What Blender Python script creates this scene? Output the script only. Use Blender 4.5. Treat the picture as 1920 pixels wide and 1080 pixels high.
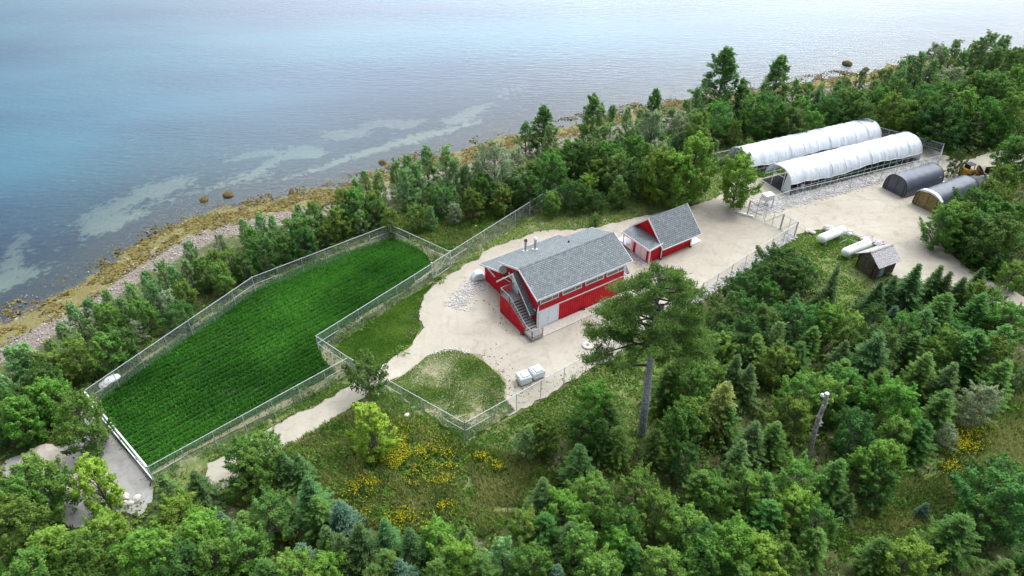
import bpy, bmesh, math, random
import numpy as np
from mathutils import Vector, Matrix
from mathutils.geometry import tessellate_polygon
R = math.radians
for o in list(bpy.data.objects): bpy.data.objects.remove(o)
sc = bpy.context.scene
col = sc.collection

# ---------------------------------------------------------------- camera, sky, sun, exposure
CAM_H, CAM_P, CAM_F = 50.0, R(37.2), 1300.0
cam = bpy.data.cameras.new('camera'); cam.sensor_width = 36; cam.lens = 36*CAM_F/1920
cam.clip_start = 0.5; cam.clip_end = 6000
co = bpy.data.objects.new('camera', cam); col.objects.link(co)
co.location = (0, 0, CAM_H); co.rotation_euler = (math.pi/2-CAM_P, 0, 0)
sc.camera = co
sc.render.resolution_x = 1024; sc.render.resolution_y = 576
sc.view_settings.view_transform = 'Standard'; sc.view_settings.look = 'None'
sc.view_settings.exposure = 0.24; sc.view_settings.gamma = 1.0
SUN_EL, SUN_AZ = R(62), R(70)          # azimuth measured clockwise from +Y (the view direction)
sd = bpy.data.lights.new('sun', 'SUN'); sd.energy = 1.5; sd.angle = R(16); sd.color = (1, .97, .92)
so = bpy.data.objects.new('sun', sd); col.objects.link(so)
so.rotation_euler = (math.pi/2-SUN_EL, 0, math.pi-SUN_AZ)
so.location = (0, 0, 120)

W = bpy.data.worlds.new("World"); sc.world = W; W.use_nodes = True
def world():
    nt = W.node_tree; N = nt.nodes; L = nt.links; N.clear()
    out = N.new('ShaderNodeOutputWorld'); bg = N.new('ShaderNodeBackground'); bg.inputs[1].default_value = 0.1
    sky = N.new('ShaderNodeTexSky'); sky.sky_type = 'NISHITA'; sky.sun_disc = False
    sky.sun_elevation = SUN_EL; sky.sun_rotation = SUN_AZ
    tc = N.new('ShaderNodeTexCoord')
    # bright area of thin cloud in front of the sun
    dot = N.new('ShaderNodeVectorMath'); dot.operation = 'DOT_PRODUCT'
    e, a = R(40), R(24)
    nrm = N.new('ShaderNodeVectorMath'); nrm.operation = 'NORMALIZE'
    L.new(tc.outputs['Generated'], nrm.inputs[0])
    L.new(nrm.outputs[0], dot.inputs[0]); dot.inputs[1].default_value = (math.sin(a)*math.cos(e), math.cos(a)*math.cos(e), math.sin(e))
    mr = N.new('ShaderNodeMapRange'); mr.interpolation_type = 'SMOOTHERSTEP'
    L.new(dot.outputs['Value'], mr.inputs[0]); mr.inputs[1].default_value = 0.30; mr.inputs[2].default_value = 1.0
    mr.inputs[3].default_value = 0.0; mr.inputs[4].default_value = 1.0
    noi = N.new('ShaderNodeTexNoise'); noi.inputs['Scale'].default_value = 2.6; noi.inputs['Detail'].default_value = 5
    mp = N.new('ShaderNodeMapping'); mp.inputs['Scale'].default_value = (1, 1, 2.6)
    L.new(tc.outputs['Generated'], mp.inputs[0]); L.new(mp.outputs[0], noi.inputs[0])
    cl = N.new('ShaderNodeMapRange'); L.new(noi.outputs[0], cl.inputs[0])
    cl.inputs[1].default_value = .3; cl.inputs[2].default_value = .7; cl.inputs[3].default_value = .75; cl.inputs[4].default_value = 1.2
    # cloud radiance = (base + lobe*peak)*noise
    ml = N.new('ShaderNodeMath'); ml.operation = 'MULTIPLY_ADD'
    L.new(mr.outputs[0], ml.inputs[0]); ml.inputs[1].default_value = 32.0; ml.inputs[2].default_value = 8.0
    mm = N.new('ShaderNodeMath'); mm.operation = 'MULTIPLY'; L.new(ml.outputs[0], mm.inputs[0]); L.new(cl.outputs[0], mm.inputs[1])
    cc = N.new('ShaderNodeVectorMath'); cc.operation = 'SCALE'; cc.inputs[0].default_value = (.95, .99, 1.06)
    L.new(mm.outputs[0], cc.inputs['Scale'])
    mx = N.new('ShaderNodeMixRGB'); L.new(sky.outputs[0], mx.inputs[1]); L.new(cc.outputs[0], mx.inputs[2])
    # cloud cover grows towards the bright side
    cov = N.new('ShaderNodeMapRange'); L.new(dot.outputs['Value'], cov.inputs[0])
    cov.inputs[1].default_value = .2; cov.inputs[2].default_value = .8; cov.inputs[3].default_value = .30; cov.inputs[4].default_value = 1
    L.new(cov.outputs[0], mx.inputs[0])
    L.new(mx.outputs[0], bg.inputs[0]); L.new(bg.outputs[0], out.inputs[0])
world()

# ---------------------------------------------------------------- helpers
cp, sp = math.cos(CAM_P), math.sin(CAM_P)
def at(u, v, z=0.0):
    """photo pixel (1920x1080) + height -> world point"""
    a = (u-960)/CAM_F; b = -(v-540)/CAM_F
    r = np.array([a, sp*b+cp, cp*b-sp]); t = (z-CAM_H)/r[2]
    return np.array([0, 0, CAM_H])+t*r
def P2(pts, z=0.0): return np.array([at(u, v, z)[:2] for u, v in pts])
def topix(P):
    d = np.array(P, float)-np.array([0, 0, CAM_H]); Z = d[1]*cp-d[2]*sp; Y = d[1]*sp+d[2]*cp
    return 960+CAM_F*d[0]/Z, 540-CAM_F*Y/Z
def inpoly(x, y, poly):
    x = np.asarray(x); y = np.asarray(y); res = np.zeros(x.shape, bool); n = len(poly); j = n-1
    for i in range(n):
        xi, yi = poly[i]; xj, yj = poly[j]
        c = ((yi > y) != (yj > y)) & (x < (xj-xi)*(y-yi)/((yj-yi) if yj != yi else 1e-9)+xi)
        res ^= c; j = i
    return res
_rs = np.random.RandomState(5)
_tab = _rs.rand(256, 256)
def vnoise(x, y, f=1.0):
    x = np.asarray(x, float)*f; y = np.asarray(y, float)*f
    xi = np.floor(x).astype(int); yi = np.floor(y).astype(int); fx = x-xi; fy = y-yi
    fx = fx*fx*(3-2*fx); fy = fy*fy*(3-2*fy); g = lambda a, b: _tab[a & 255, b & 255]
    return (g(xi, yi)*(1-fx)+g(xi+1, yi)*fx)*(1-fy)+(g(xi, yi+1)*(1-fx)+g(xi+1, yi+1)*fx)*fy
def fbm(x, y, f=1.0, o=4):
    s = 0; a = .5; t = 0
    for k in range(o): s = s+a*vnoise(np.asarray(x)+17.3*k, np.asarray(y)-9.1*k, f); t += a; a *= .5; f *= 2.03
    return s/t

def tag(o, label=None, cat=None, group=None, kind=None):
    if label: o['label'] = label
    if cat: o['category'] = cat
    if group: o['group'] = group
    if kind: o['kind'] = kind
    return o
def empty(name, loc, rz=0.0, label=None, cat=None, group=None):
    o = bpy.data.objects.new(name, None); col.objects.link(o); o.location = loc; o.rotation_euler = (0, 0, rz)
    o.empty_display_size = .3
    return tag(o, label, cat, group)
def link(name, me, parent=None):
    o = bpy.data.objects.new(name, me); col.objects.link(o)
    if parent is not None: o.parent = parent
    return o
def np_mesh(name, verts, quads, mat, tint=None, tris=False):
    """fast mesh from numpy arrays, all faces the same size"""
    me = bpy.data.meshes.new(name); n = quads.shape[1]
    me.vertices.add(len(verts)); me.vertices.foreach_set('co', np.ascontiguousarray(verts, dtype=np.float32).ravel())
    me.loops.add(quads.size); me.loops.foreach_set('vertex_index', np.ascontiguousarray(quads, dtype=np.int32).ravel())
    me.polygons.add(len(quads)); me.polygons.foreach_set('loop_start', np.arange(0, quads.size, n, dtype=np.int32))
    try: me.polygons.foreach_set('loop_total', np.full(len(quads), n, dtype=np.int32))
    except Exception: pass
    me.update(calc_edges=True)
    if tint is not None:
        at_ = me.attributes.new('tint', 'FLOAT', 'FACE'); at_.data.foreach_set('value', np.ascontiguousarray(tint, dtype=np.float32))
    if mat: me.materials.append(mat)
    return me

class MB:
    """collects boxes, prisms, tubes into ONE mesh"""
    def __init__(s): s.v = []; s.f = []
    def add(s, vs, fs):
        b = len(s.v); s.v += [tuple(map(float, p)) for p in vs]; s.f += [tuple(b+i for i in f) for f in fs]; return s
    def box(s, x0, x1, y0, y1, z0, z1):
        if x0 > x1: x0, x1 = x1, x0
        if y0 > y1: y0, y1 = y1, y0
        if z0 > z1: z0, z1 = z1, z0
        return s.add([(x0, y0, z0), (x1, y0, z0), (x1, y1, z0), (x0, y1, z0), (x0, y0, z1), (x1, y0, z1), (x1, y1, z1), (x0, y1, z1)],
                     [(3, 2, 1, 0), (4, 5, 6, 7), (0, 1, 5, 4), (1, 2, 6, 5), (2, 3, 7, 6), (3, 0, 4, 7)])
    def prism(s, prof, a0, a1, ax='x'):
        """profile polygon extruded along x (profile in y,z) or y (profile in x,z) or z (profile in x,y)"""
        n = len(prof)
        mk = {'x': lambda a, p: (a, p[0], p[1]), 'y': lambda a, p: (p[0], a, p[1]), 'z': lambda a, p: (p[0], p[1], a)}[ax]
        vs = [mk(a0, p) for p in prof]+[mk(a1, p) for p in prof]
        fs = [tuple(range(n-1, -1, -1)), tuple(range(n, 2*n))]+[(i, (i+1) % n, n+(i+1) % n, n+i) for i in range(n)]
        return s.add(vs, fs)
    def bar(s, p0, p1, w, h=None, up=(0, 0, 1)):
        """square bar between two points"""
        h = h or w; p0 = Vector(p0); p1 = Vector(p1); d = (p1-p0).normalized(); u = Vector(up)
        if abs(d.dot(u)) > .95: u = Vector((1, 0, 0))
        a = d.cross(u).normalized(); b = a.cross(d)
        vs = [p+a*(i*w/2)+b*(j*h/2) for p in (p0, p1) for i, j in ((-1, -1), (1, -1), (1, 1), (-1, 1))]
        return s.add(vs, [(3, 2, 1, 0), (4, 5, 6, 7), (0, 1, 5, 4), (1, 2, 6, 5), (2, 3, 7, 6), (3, 0, 4, 7)])
    def tube(s, pts, rs, n=8, cap=True):
        if not hasattr(rs, '__len__'): rs = [rs]*len(pts)
        pts = [Vector(p) for p in pts]; vs = []; fs = []
        for i, p in enumerate(pts):
            d = (pts[min(i+1, len(pts)-1)]-pts[max(i-1, 0)]).normalized()
            u = Vector((0, 0, 1)) if abs(d.z) < .9 else Vector((1, 0, 0))
            a = d.cross(u).normalized(); b = a.cross(d)
            for k in range(n):
                t = 2*math.pi*k/n; vs.append(p+(a*math.cos(t)+b*math.sin(t))*rs[i])
        for i in range(len(pts)-1):
            for k in range(n): fs.append((i*n+k, i*n+(k+1) % n, (i+1)*n+(k+1) % n, (i+1)*n+k))
        if cap: fs.append(tuple(range(n-1, -1, -1))); m = (len(pts)-1)*n; fs.append(tuple(range(m, m+n)))
        return s.add(vs, fs)
    def build(s, name, mat, parent=None, smooth=False):
        me = bpy.data.meshes.new(name); me.from_pydata(s.v, [], s.f); me.materials.append(mat)
        bm = bmesh.new(); bm.from_mesh(me); bmesh.ops.recalc_face_normals(bm, faces=bm.faces); bm.to_mesh(me); bm.free()
        if smooth:
            me.polygons.foreach_set('use_smooth', [True]*len(me.polygons))
        return link(name, me, parent)

# ---------------------------------------------------------------- materials
def nm(name):
    m = bpy.data.materials.new(name); m.use_nodes = True; nt = m.node_tree
    b = nt.nodes['Principled BSDF']; return m, nt, b
def C4(c): return (c[0], c[1], c[2], 1)
def mat(name, c, rough=.7, var=.12, scale=3.0, metal=0.0, spec=.3, c2=None, bump=0.0, bscale=None):
    m, nt, b = nm(name); N = nt.nodes; L = nt.links
    b.inputs['Roughness'].default_value = rough; b.inputs['Metallic'].default_value = metal
    b.inputs['Specular IOR Level'].default_value = spec
    tc = N.new('ShaderNodeTexCoord'); no = N.new('ShaderNodeTexNoise'); no.inputs['Scale'].default_value = scale
    no.inputs['Detail'].default_value = 6; L.new(tc.outputs['Object'], no.inputs[0])
    mx = N.new('ShaderNodeMixRGB'); c2 = c2 or tuple(x*(1-2*var) for x in c)
    mx.inputs[1].default_value = C4(c2); mx.inputs[2].default_value = C4(tuple(min(1, x*(1+var)) for x in c))
    mr = N.new('ShaderNodeMapRange'); mr.inputs[1].default_value = .3; mr.inputs[2].default_value = .7
    L.new(no.outputs[0], mr.inputs[0]); L.new(mr.outputs[0], mx.inputs[0]); L.new(mx.outputs[0], b.inputs['Base Color'])
    if bump:
        bp = N.new('ShaderNodeBump'); bp.inputs['Strength'].default_value = bump; bp.inputs['Distance'].default_value = .05
        n2 = N.new('ShaderNodeTexNoise'); n2.inputs['Scale'].default_value = bscale or scale*4; n2.inputs['Detail'].default_value = 4
        L.new(tc.outputs['Object'], n2.inputs[0]); L.new(n2.outputs[0], bp.inputs['Height']); L.new(bp.outputs[0], b.inputs['Normal'])
    return m
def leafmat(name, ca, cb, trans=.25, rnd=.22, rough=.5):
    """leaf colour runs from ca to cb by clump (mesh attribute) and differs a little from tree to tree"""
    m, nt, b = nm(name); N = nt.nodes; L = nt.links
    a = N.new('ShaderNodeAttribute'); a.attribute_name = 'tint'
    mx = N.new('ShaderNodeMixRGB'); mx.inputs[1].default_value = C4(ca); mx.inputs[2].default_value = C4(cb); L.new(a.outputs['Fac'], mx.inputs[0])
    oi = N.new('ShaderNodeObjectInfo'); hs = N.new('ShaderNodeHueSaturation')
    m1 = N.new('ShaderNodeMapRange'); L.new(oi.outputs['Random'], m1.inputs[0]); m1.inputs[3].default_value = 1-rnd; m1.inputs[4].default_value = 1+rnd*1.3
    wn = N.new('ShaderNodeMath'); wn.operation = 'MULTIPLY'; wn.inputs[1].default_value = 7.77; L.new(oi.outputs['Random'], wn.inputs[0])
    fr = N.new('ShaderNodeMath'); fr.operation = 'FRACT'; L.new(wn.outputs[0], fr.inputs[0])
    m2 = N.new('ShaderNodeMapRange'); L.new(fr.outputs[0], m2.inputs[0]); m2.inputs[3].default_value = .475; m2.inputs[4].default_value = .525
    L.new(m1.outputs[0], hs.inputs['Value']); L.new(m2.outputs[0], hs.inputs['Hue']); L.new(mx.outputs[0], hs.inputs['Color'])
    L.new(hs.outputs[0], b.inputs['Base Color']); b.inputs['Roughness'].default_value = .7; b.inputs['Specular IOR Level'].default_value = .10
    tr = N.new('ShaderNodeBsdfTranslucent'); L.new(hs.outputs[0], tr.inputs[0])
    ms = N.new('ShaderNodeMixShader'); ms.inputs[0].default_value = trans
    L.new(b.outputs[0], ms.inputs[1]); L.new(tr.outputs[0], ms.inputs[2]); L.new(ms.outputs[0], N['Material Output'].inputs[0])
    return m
M = {}
M['red'] = mat('red_cladding', (.64, .014, .028), .55, .13, 1.2)
M['white'] = mat('white_paint', (.80, .81, .82), .5, .04, 2)
M['door'] = mat('white_door', (.74, .77, .82), .45, .03, 2)
M['galv'] = mat('galvanised_steel', (.50, .53, .55), .45, .08, 4, .3)
M['wire'] = mat('chain_link_wire', (.52, .58, .57), .5, .05, 4, .2)
M['greywood'] = mat('weathered_deck_wood', (.36, .34, .32), .8, .15, 6)
M['oldwood'] = mat('old_brown_boards', (.18, .16, .145), .85, .3, 3, c2=(.075, .062, .055), bump=.3)
M['greyboard'] = mat('grey_gable_boards', (.22, .20, .18), .85, .3, 5)
M['maroon'] = mat('faded_maroon_boards', (.12, .03, .03), .8, .2, 4)
M['cedar'] = mat('weathered_wood_shingles', (.47, .45, .45), .85, .25, 9, c2=(.25, .24, .24), bump=.5)
M['black'] = mat('black_plastic', (.02, .02, .022), .5, .1)
M['concrete'] = mat('concrete', (.50, .46, .40), .85, .10, 3, bump=.15)
M['tank'] = mat('white_tank_paint', (.82, .83, .83), .35, .03, 1.5)
M['tentgrey'] = mat('dark_grey_tarpaulin', (.070, .085, .110), .36, .12, 1.6, spec=.45, bump=.25, bscale=2)
M['tan'] = mat('tan_tarpaulin', (.24, .19, .075), .7, .15, 2, bump=.4, bscale=3)
M['wrap'] = mat('white_shrink_wrap', (.72, .76, .80), .35, .10, 4, bump=.5, bscale=6)
def film_mat():
    m, nt, b = nm('white_greenhouse_film'); N = nt.nodes; L = nt.links; tc = N.new('ShaderNodeTexCoord'); mp = N.new('ShaderNodeMapping'); mp.inputs['Scale'].default_value = (2.6, .35, .35)
    L.new(tc.outputs['Object'], mp.inputs[0]); n = N.new('ShaderNodeTexNoise'); n.inputs['Scale'].default_value = 1.0; n.inputs['Detail'].default_value = 5; n.inputs['Roughness'].default_value = .65; L.new(mp.outputs[0], n.inputs[0])
    r_ = N.new('ShaderNodeMapRange'); L.new(n.outputs[0], r_.inputs[0]); r_.inputs[1].default_value = .35; r_.inputs[2].default_value = .66
    x = N.new('ShaderNodeMixRGB'); x.inputs[1].default_value = (.66, .71, .76, 1); x.inputs[2].default_value = (.88, .90, .92, 1); L.new(r_.outputs[0], x.inputs[0]); L.new(x.outputs[0], b.inputs['Base Color'])
    b.inputs['Roughness'].default_value = .32; b.inputs['Specular IOR Level'].default_value = .5
    bp = N.new('ShaderNodeBump'); bp.inputs['Strength'].default_value = .6; bp.inputs['Distance'].default_value = .08; L.new(n.outputs[0], bp.inputs['Height']); bp.inputs['Strength'].default_value = .35; L.new(bp.outputs[0], b.inputs['Normal'])
    t = N.new('ShaderNodeBsdfTranslucent'); L.new(x.outputs[0], t.inputs[0]); tp = N.new('ShaderNodeBsdfTransparent'); ms = N.new('ShaderNodeMixShader'); ms.inputs[0].default_value = .22
    L.new(b.outputs[0], ms.inputs[1]); L.new(t.outputs[0], ms.inputs[2]); m2 = N.new('ShaderNodeMixShader'); m2.inputs[0].default_value = .07; L.new(ms.outputs[0], m2.inputs[1]); L.new(tp.outputs[0], m2.inputs[2]); L.new(m2.outputs[0], N['Material Output'].inputs[0]); return m
M['film'] = film_mat()
M['yellow'] = mat('worn_yellow_paint', (.50, .26, .03), .5, .15, 5)
M['tyre'] = mat('tyre_rubber', (.03, .03, .03), .8, .1)
M['rust'] = mat('rusty_steel', (.14, .08, .05), .8, .3, 6)
M['bark'] = mat('grey_brown_bark', (.16, .14, .12), .9, .3, 7, bump=.6)
M['pinebark'] = mat('grey_pine_bark', (.36, .36, .37), .9, .3, 5, c2=(.17, .17, .18), bump=.8, bscale=9)
M['deadwood'] = mat('bleached_dead_wood', (.34, .31, .27), .85, .4, 3, c2=(.14, .13, .13), bump=.6)
M['stone'] = mat('pale_crushed_stone', (.56, .54, .52), .85, .15, .9, c2=(.40, .38, .37), bump=.4, bscale=12)
M['shorestone'] = mat('brown_shore_stone', (.30, .25, .22), .85, .2, .8, c2=(.14, .11, .10), bump=.4, bscale=12)
M['beachstone'] = mat('grey_pink_beach_stone', (.40, .35, .32), .9, .2, .8, c2=(.20, .17, .15), bump=.4)
M['soilclod'] = mat('brown_soil_clods', (.20, .15, .10), .95, .3, .8, c2=(.10, .09, .05))
M['boulder'] = mat('pale_boulder', (.55, .51, .46), .85, .15, 2.5, bump=.6)
M['weedrock'] = mat('weed_covered_rock', (.13, .085, .02), .9, .4, 3, c2=(.04, .03, .015), bump=.8)
M['soil'] = mat('bare_soil', (.20, .14, .10), .95, .2, 2)
M['dirtpile'] = mat('pale_sand_heap', (.50, .43, .36), .95, .12, 2, bump=.4)
M['terracotta'] = mat('brown_box', (.25, .12, .06), .8, .1)
def shingle_mat():
    m, nt, b = nm('grey_asphalt_shingles'); N = nt.nodes; L = nt.links
    tc = N.new('ShaderNodeTexCoord'); mp = N.new('ShaderNodeMapping'); mp.inputs['Scale'].default_value = (1, 1.13, 1)
    L.new(tc.outputs['Object'], mp.inputs[0])
    br = N.new('ShaderNodeTexBrick'); br.inputs['Scale'].default_value = 1; br.inputs['Brick Width'].default_value = .36; br.inputs['Row Height'].default_value = .21
    br.inputs['Mortar Size'].default_value = .028; br.inputs['Mortar Smooth'].default_value = .4; br.offset = .5
    br.inputs['Color1'].default_value = (.165, .185, .19, 1); br.inputs['Color2'].default_value = (.235, .26, .262, 1); br.inputs['Mortar'].default_value = (.07, .085, .095, 1)
    L.new(mp.outputs[0], br.inputs[0])
    no = N.new('ShaderNodeTexNoise'); no.inputs['Scale'].default_value = 2.3; no.inputs['Detail'].default_value = 7; L.new(tc.outputs['Object'], no.inputs[0])
    mx = N.new('ShaderNodeMixRGB'); mx.blend_type = 'MULTIPLY'; mx.inputs[0].default_value = .6; L.new(br.outputs[0], mx.inputs[1])
    mr = N.new('ShaderNodeMapRange'); L.new(no.outputs[0], mr.inputs[0]); mr.inputs[1].default_value = .3; mr.inputs[2].default_value = .7; mr.inputs[3].default_value = .65; mr.inputs[4].default_value = 1.2
    L.new(mr.outputs[0], mx.inputs[2]); L.new(mx.outputs[0], b.inputs['Base Color']); b.inputs['Roughness'].default_value = .8
    b.inputs['Specular IOR Level'].default_value = .3
    return m
M['shingle'] = shingle_mat()
def glass_mat():
    m, nt, b = nm('window_glass'); b.inputs['Base Color'].default_value = (.16, .17, .17, 1); b.inputs['Roughness'].default_value = .08
    b.inputs['Specular IOR Level'].default_value = .8; return m
M['glass'] = glass_mat()
def gravel_mat(name, ca, cb, cc):
    m, nt, b = nm(name); N = nt.nodes; L = nt.links
    tc = N.new('ShaderNodeTexCoord')
    n1 = N.new('ShaderNodeTexNoise'); n1.inputs['Scale'].default_value = .11; n1.inputs['Detail'].default_value = 5; n1.inputs['Roughness'].default_value = .6
    n2 = N.new('ShaderNodeTexNoise'); n2.inputs['Scale'].default_value = 3.0; n2.inputs['Detail'].default_value = 8; n2.inputs['Roughness'].default_value = .75
    n3 = N.new('ShaderNodeTexWave'); n3.inputs['Scale'].default_value = .28; n3.inputs['Distortion'].default_value = 7; n3.inputs['Detail'].default_value = 3; n3.inputs['Detail Scale'].default_value = .6
    mpw = N.new('ShaderNodeMapping'); mpw.inputs['Rotation'].default_value = (0, 0, R(118)); L.new(tc.outputs['Object'], mpw.inputs[0]); L.new(mpw.outputs[0], n3.inputs[0])
    for n in (n1, n2): L.new(tc.outputs['Object'], n.inputs[0])
    r1 = N.new('ShaderNodeMapRange'); L.new(n1.outputs[0], r1.inputs[0]); r1.inputs[1].default_value = .35; r1.inputs[2].default_value = .65
    mx = N.new('ShaderNodeMixRGB'); mx.inputs[1].default_value = C4(ca); mx.inputs[2].default_value = C4(cb); L.new(r1.outputs[0], mx.inputs[0])
    r2 = N.new('ShaderNodeMapRange'); L.new(n2.outputs[0], r2.inputs[0]); r2.inputs[1].default_value = .5; r2.inputs[2].default_value = .78; r2.inputs[4].default_value = .6
    m2 = N.new('ShaderNodeMixRGB'); L.new(mx.outputs[0], m2.inputs[1]); m2.inputs[2].default_value = C4(cc); L.new(r2.outputs[0], m2.inputs[0])
    r3 = N.new('ShaderNodeMapRange'); L.new(n3.outputs['Fac'], r3.inputs[0]); r3.inputs[1].default_value = .55; r3.inputs[2].default_value = 1; r3.inputs[4].default_value = .0
    m3 = N.new('ShaderNodeMixRGB'); L.new(m2.outputs[0], m3.inputs[1]); m3.inputs[2].default_value = C4(tuple(c*.7 for c in cc)); L.new(r3.outputs[0], m3.inputs[0])
    n4 = N.new('ShaderNodeTexNoise'); n4.inputs['Scale'].default_value = .45; n4.inputs['Detail'].default_value = 8; n4.inputs['Roughness'].default_value = .7; n4.inputs['Distortion'].default_value = 1.5; L.new(tc.outputs['Object'], n4.inputs[0])
    r4 = N.new('ShaderNodeMapRange'); L.new(n4.outputs[0], r4.inputs[0]); r4.inputs[1].default_value = .5; r4.inputs[2].default_value = .72; r4.inputs[4].default_value = .55
    m4 = N.new('ShaderNodeMixRGB'); L.new(m3.outputs[0], m4.inputs[1]); m4.inputs[2].default_value = C4(tuple(c*.85 for c in cc)); L.new(r4.outputs[0], m4.inputs[0])
    rg = N.new('ShaderNodeTexWave'); rg.wave_type = 'RINGS'; rg.rings_direction = 'SPHERICAL'; rg.inputs['Scale'].default_value = .17; rg.inputs['Distortion'].default_value = 5; rg.inputs['Detail'].default_value = 4; rg.inputs['Detail Scale'].default_value = .35
    mr_ = N.new('ShaderNodeMapping'); mr_.inputs['Location'].default_value = (-52, -62, 0); L.new(tc.outputs['Object'], mr_.inputs[0]); L.new(mr_.outputs[0], rg.inputs[0])
    r5 = N.new('ShaderNodeMapRange'); L.new(rg.outputs['Fac'], r5.inputs[0]); r5.inputs[1].default_value = .86; r5.inputs[2].default_value = 1; r5.inputs[4].default_value = .10
    m5 = N.new('ShaderNodeMixRGB'); L.new(m4.outputs[0], m5.inputs[1]); m5.inputs[2].default_value = C4(tuple(c*.9 for c in cc)); L.new(r5.outputs[0], m5.inputs[0]); m3 = m5
    L.new(m3.outputs[0], b.inputs['Base Color']); b.inputs['Roughness'].default_value = .95; b.inputs['Specular IOR Level'].default_value = .1
    bp = N.new('ShaderNodeBump'); bp.inputs['Strength'].default_value = .4; bp.inputs['Distance'].default_value = .04; L.new(n2.outputs[0], bp.inputs['Height']); L.new(bp.outputs[0], b.inputs['Normal'])
    return m
M['gravel'] = gravel_mat('beige_gravel', (.36, .325, .262), (.44, .402, .33), (.275, .24, .19))
M['greygravel'] = gravel_mat('grey_gravel', (.31, .30, .28), (.38, .365, .34), (.20, .185, .17))
M['leaf_broad'] = leafmat('broadleaf_foliage', (.045, .115, .020), (.165, .300, .055), .32)
M['leaf_dark'] = leafmat('dark_bush_foliage', (.034, .090, .024), (.115, .225, .052), .32)
M['leaf_bright'] = leafmat('bright_maple_foliage', (.065, .165, .020), (.20, .38, .060), .32, rnd=.15)
M['leaf_lime'] = leafmat('lime_foliage', (.14, .26, .02), (.38, .52, .07), .3, rnd=.05)
M['leaf_aspen'] = leafmat('aspen_foliage', (.09, .185, .055), (.27, .44, .16), .32, rnd=.15)
M['leaf_willow'] = leafmat('willow_foliage', (.13, .19, .09), (.32, .40, .22), .3, rnd=.12)
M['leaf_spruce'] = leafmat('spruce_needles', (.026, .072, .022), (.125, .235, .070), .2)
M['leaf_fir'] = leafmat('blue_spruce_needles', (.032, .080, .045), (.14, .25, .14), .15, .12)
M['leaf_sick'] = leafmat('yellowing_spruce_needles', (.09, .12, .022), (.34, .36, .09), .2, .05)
M['leaf_pine'] = leafmat('white_pine_needles', (.045, .125, .030), (.165, .33, .075), .35, .0)
M['leaf_poplar'] = leafmat('poplar_foliage', (.055, .13, .030), (.18, .32, .085), .3, .1)
M['leaf_sprucelight'] = leafmat('young_fir_needles', (.035, .095, .022), (.155, .30, .062), .25, .2)
M['limb'] = mat('dark_pine_limbs', (.07, .065, .055), .9, .3, 6)

# ---------------------------------------------------------------- setting: terrain, water
TH = R(33); E1 = np.array([math.cos(TH), math.sin(TH)]); E2 = np.array([-math.sin(TH), math.cos(TH)])
SHORE = [(-25, 600), (0, 605), (60, 575), (120, 548), (180, 512), (240, 470), (310, 430), (380, 404), (450, 386), (530, 370), (640, 350), (720, 322), (800, 297), (880, 280), (960, 252), (1050, 238), (1130, 217), (1200, 206), (1280, 190), (1400, 173), (1500, 155), (1560, 146), (1640, 133), (1710, 116), (1850, 98), (1920, 92)]
WL = -3.0
_sh = P2(SHORE, WL); _ss = _sh@E1; _st = _sh@E2; _o = np.argsort(_ss); _ss = _ss[_o]; _st = _st[_o]
def inland(x, y):
    s = x*E1[0]+y*E1[1]; t = x*E2[0]+y*E2[1]
    ts = np.interp(s, _ss, _st)+1.6*(fbm(s, t*.3, .16, 3)-.5)+(1.1*(vnoise(s, t, .6)-.5))
    return ts-t
def smooth(a, b, x): t = np.clip((x-a)/(b-a), 0, 1); return t*t*(3-2*t)
def ground_z(x, y):
    x = np.asarray(x, float); y = np.asarray(y, float)
    d = inland(x, y)
    z = np.where(d < 0, WL+.055*d, WL+.12*d)
    z = np.maximum(z, -11)
    up = smooth(8, 17, d); z = np.where(d > 8, (WL+.96)*(1-up), z)
    n = fbm(x, y, .25, 3)
    return z+np.where(d > 17, -.10*n, np.where((d > -1.5), .35*(fbm(x, y, .7, 3)-.5), .5*(n-.5)))

POLY = {}
POLY['yard'] = P2([(375, 905), (398, 868), (440, 842), (490, 815), (545, 783), (600, 755), (652, 728), (700, 697), (745, 668), (775, 645), (790, 615), (786, 583), (796, 553),
    (826, 525), (870, 500), (915, 470), (960, 450), (1010, 436), (1060, 430), (1110, 428), (1180, 412), (1240, 398), (1300, 385), (1345, 372), (1375, 345), (1420, 305), (1500, 270), (1600, 245), (1700, 250),
    (1770, 290), (1800, 302), (1840, 292), (1880, 280), (1925, 268), (1990, 255), (1990, 292), (1930, 308), (1865, 318), (1850, 340), (1830, 390), (1770, 425), (1755, 447), (1775, 475), (1830, 512), (1880, 535), (1930, 560), (2010, 600),
    (2000, 660), (1930, 610), (1890, 582), (1840, 562), (1780, 546), (1720, 530), (1675, 517), (1640, 500), (1660, 478), (1640, 456), (1600, 440), (1555, 430), (1520, 433), (1495, 440),
    (1460, 462), (1400, 507), (1330, 553), (1250, 606), (1170, 652), (1100, 697), (1040, 735), (985, 765), (950, 785), (925, 765), (880, 760), (800, 735), (752, 706), (722, 716), (680, 745), (640, 775), (590, 812), (540, 840), (500, 862), (460, 885), (420, 920), (390, 935)])
POLY['lawn_yard'] = P2([(728, 722), (752, 706), (775, 690), (800, 668), (822, 660), (850, 656), (885, 664), (912, 682), (935, 703), (950, 725), (945, 745), (965, 770), (935, 792), (875, 826), (828, 800), (788, 768), (740, 735)])
POLY['field'] = P2([(186, 748), (215, 722), (300, 662), (390, 600), (440, 566), (476, 545), (540, 515), (620, 486), (700, 460), (738, 449), (768, 458), (798, 478), (812, 500), (770, 537), (700, 578), (645, 614), (612, 640), (600, 655), (606, 676), (632, 700), (560, 738), (480, 778), (400, 822), (320, 863), (285, 884), (262, 872), (225, 830), (195, 785)])
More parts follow.
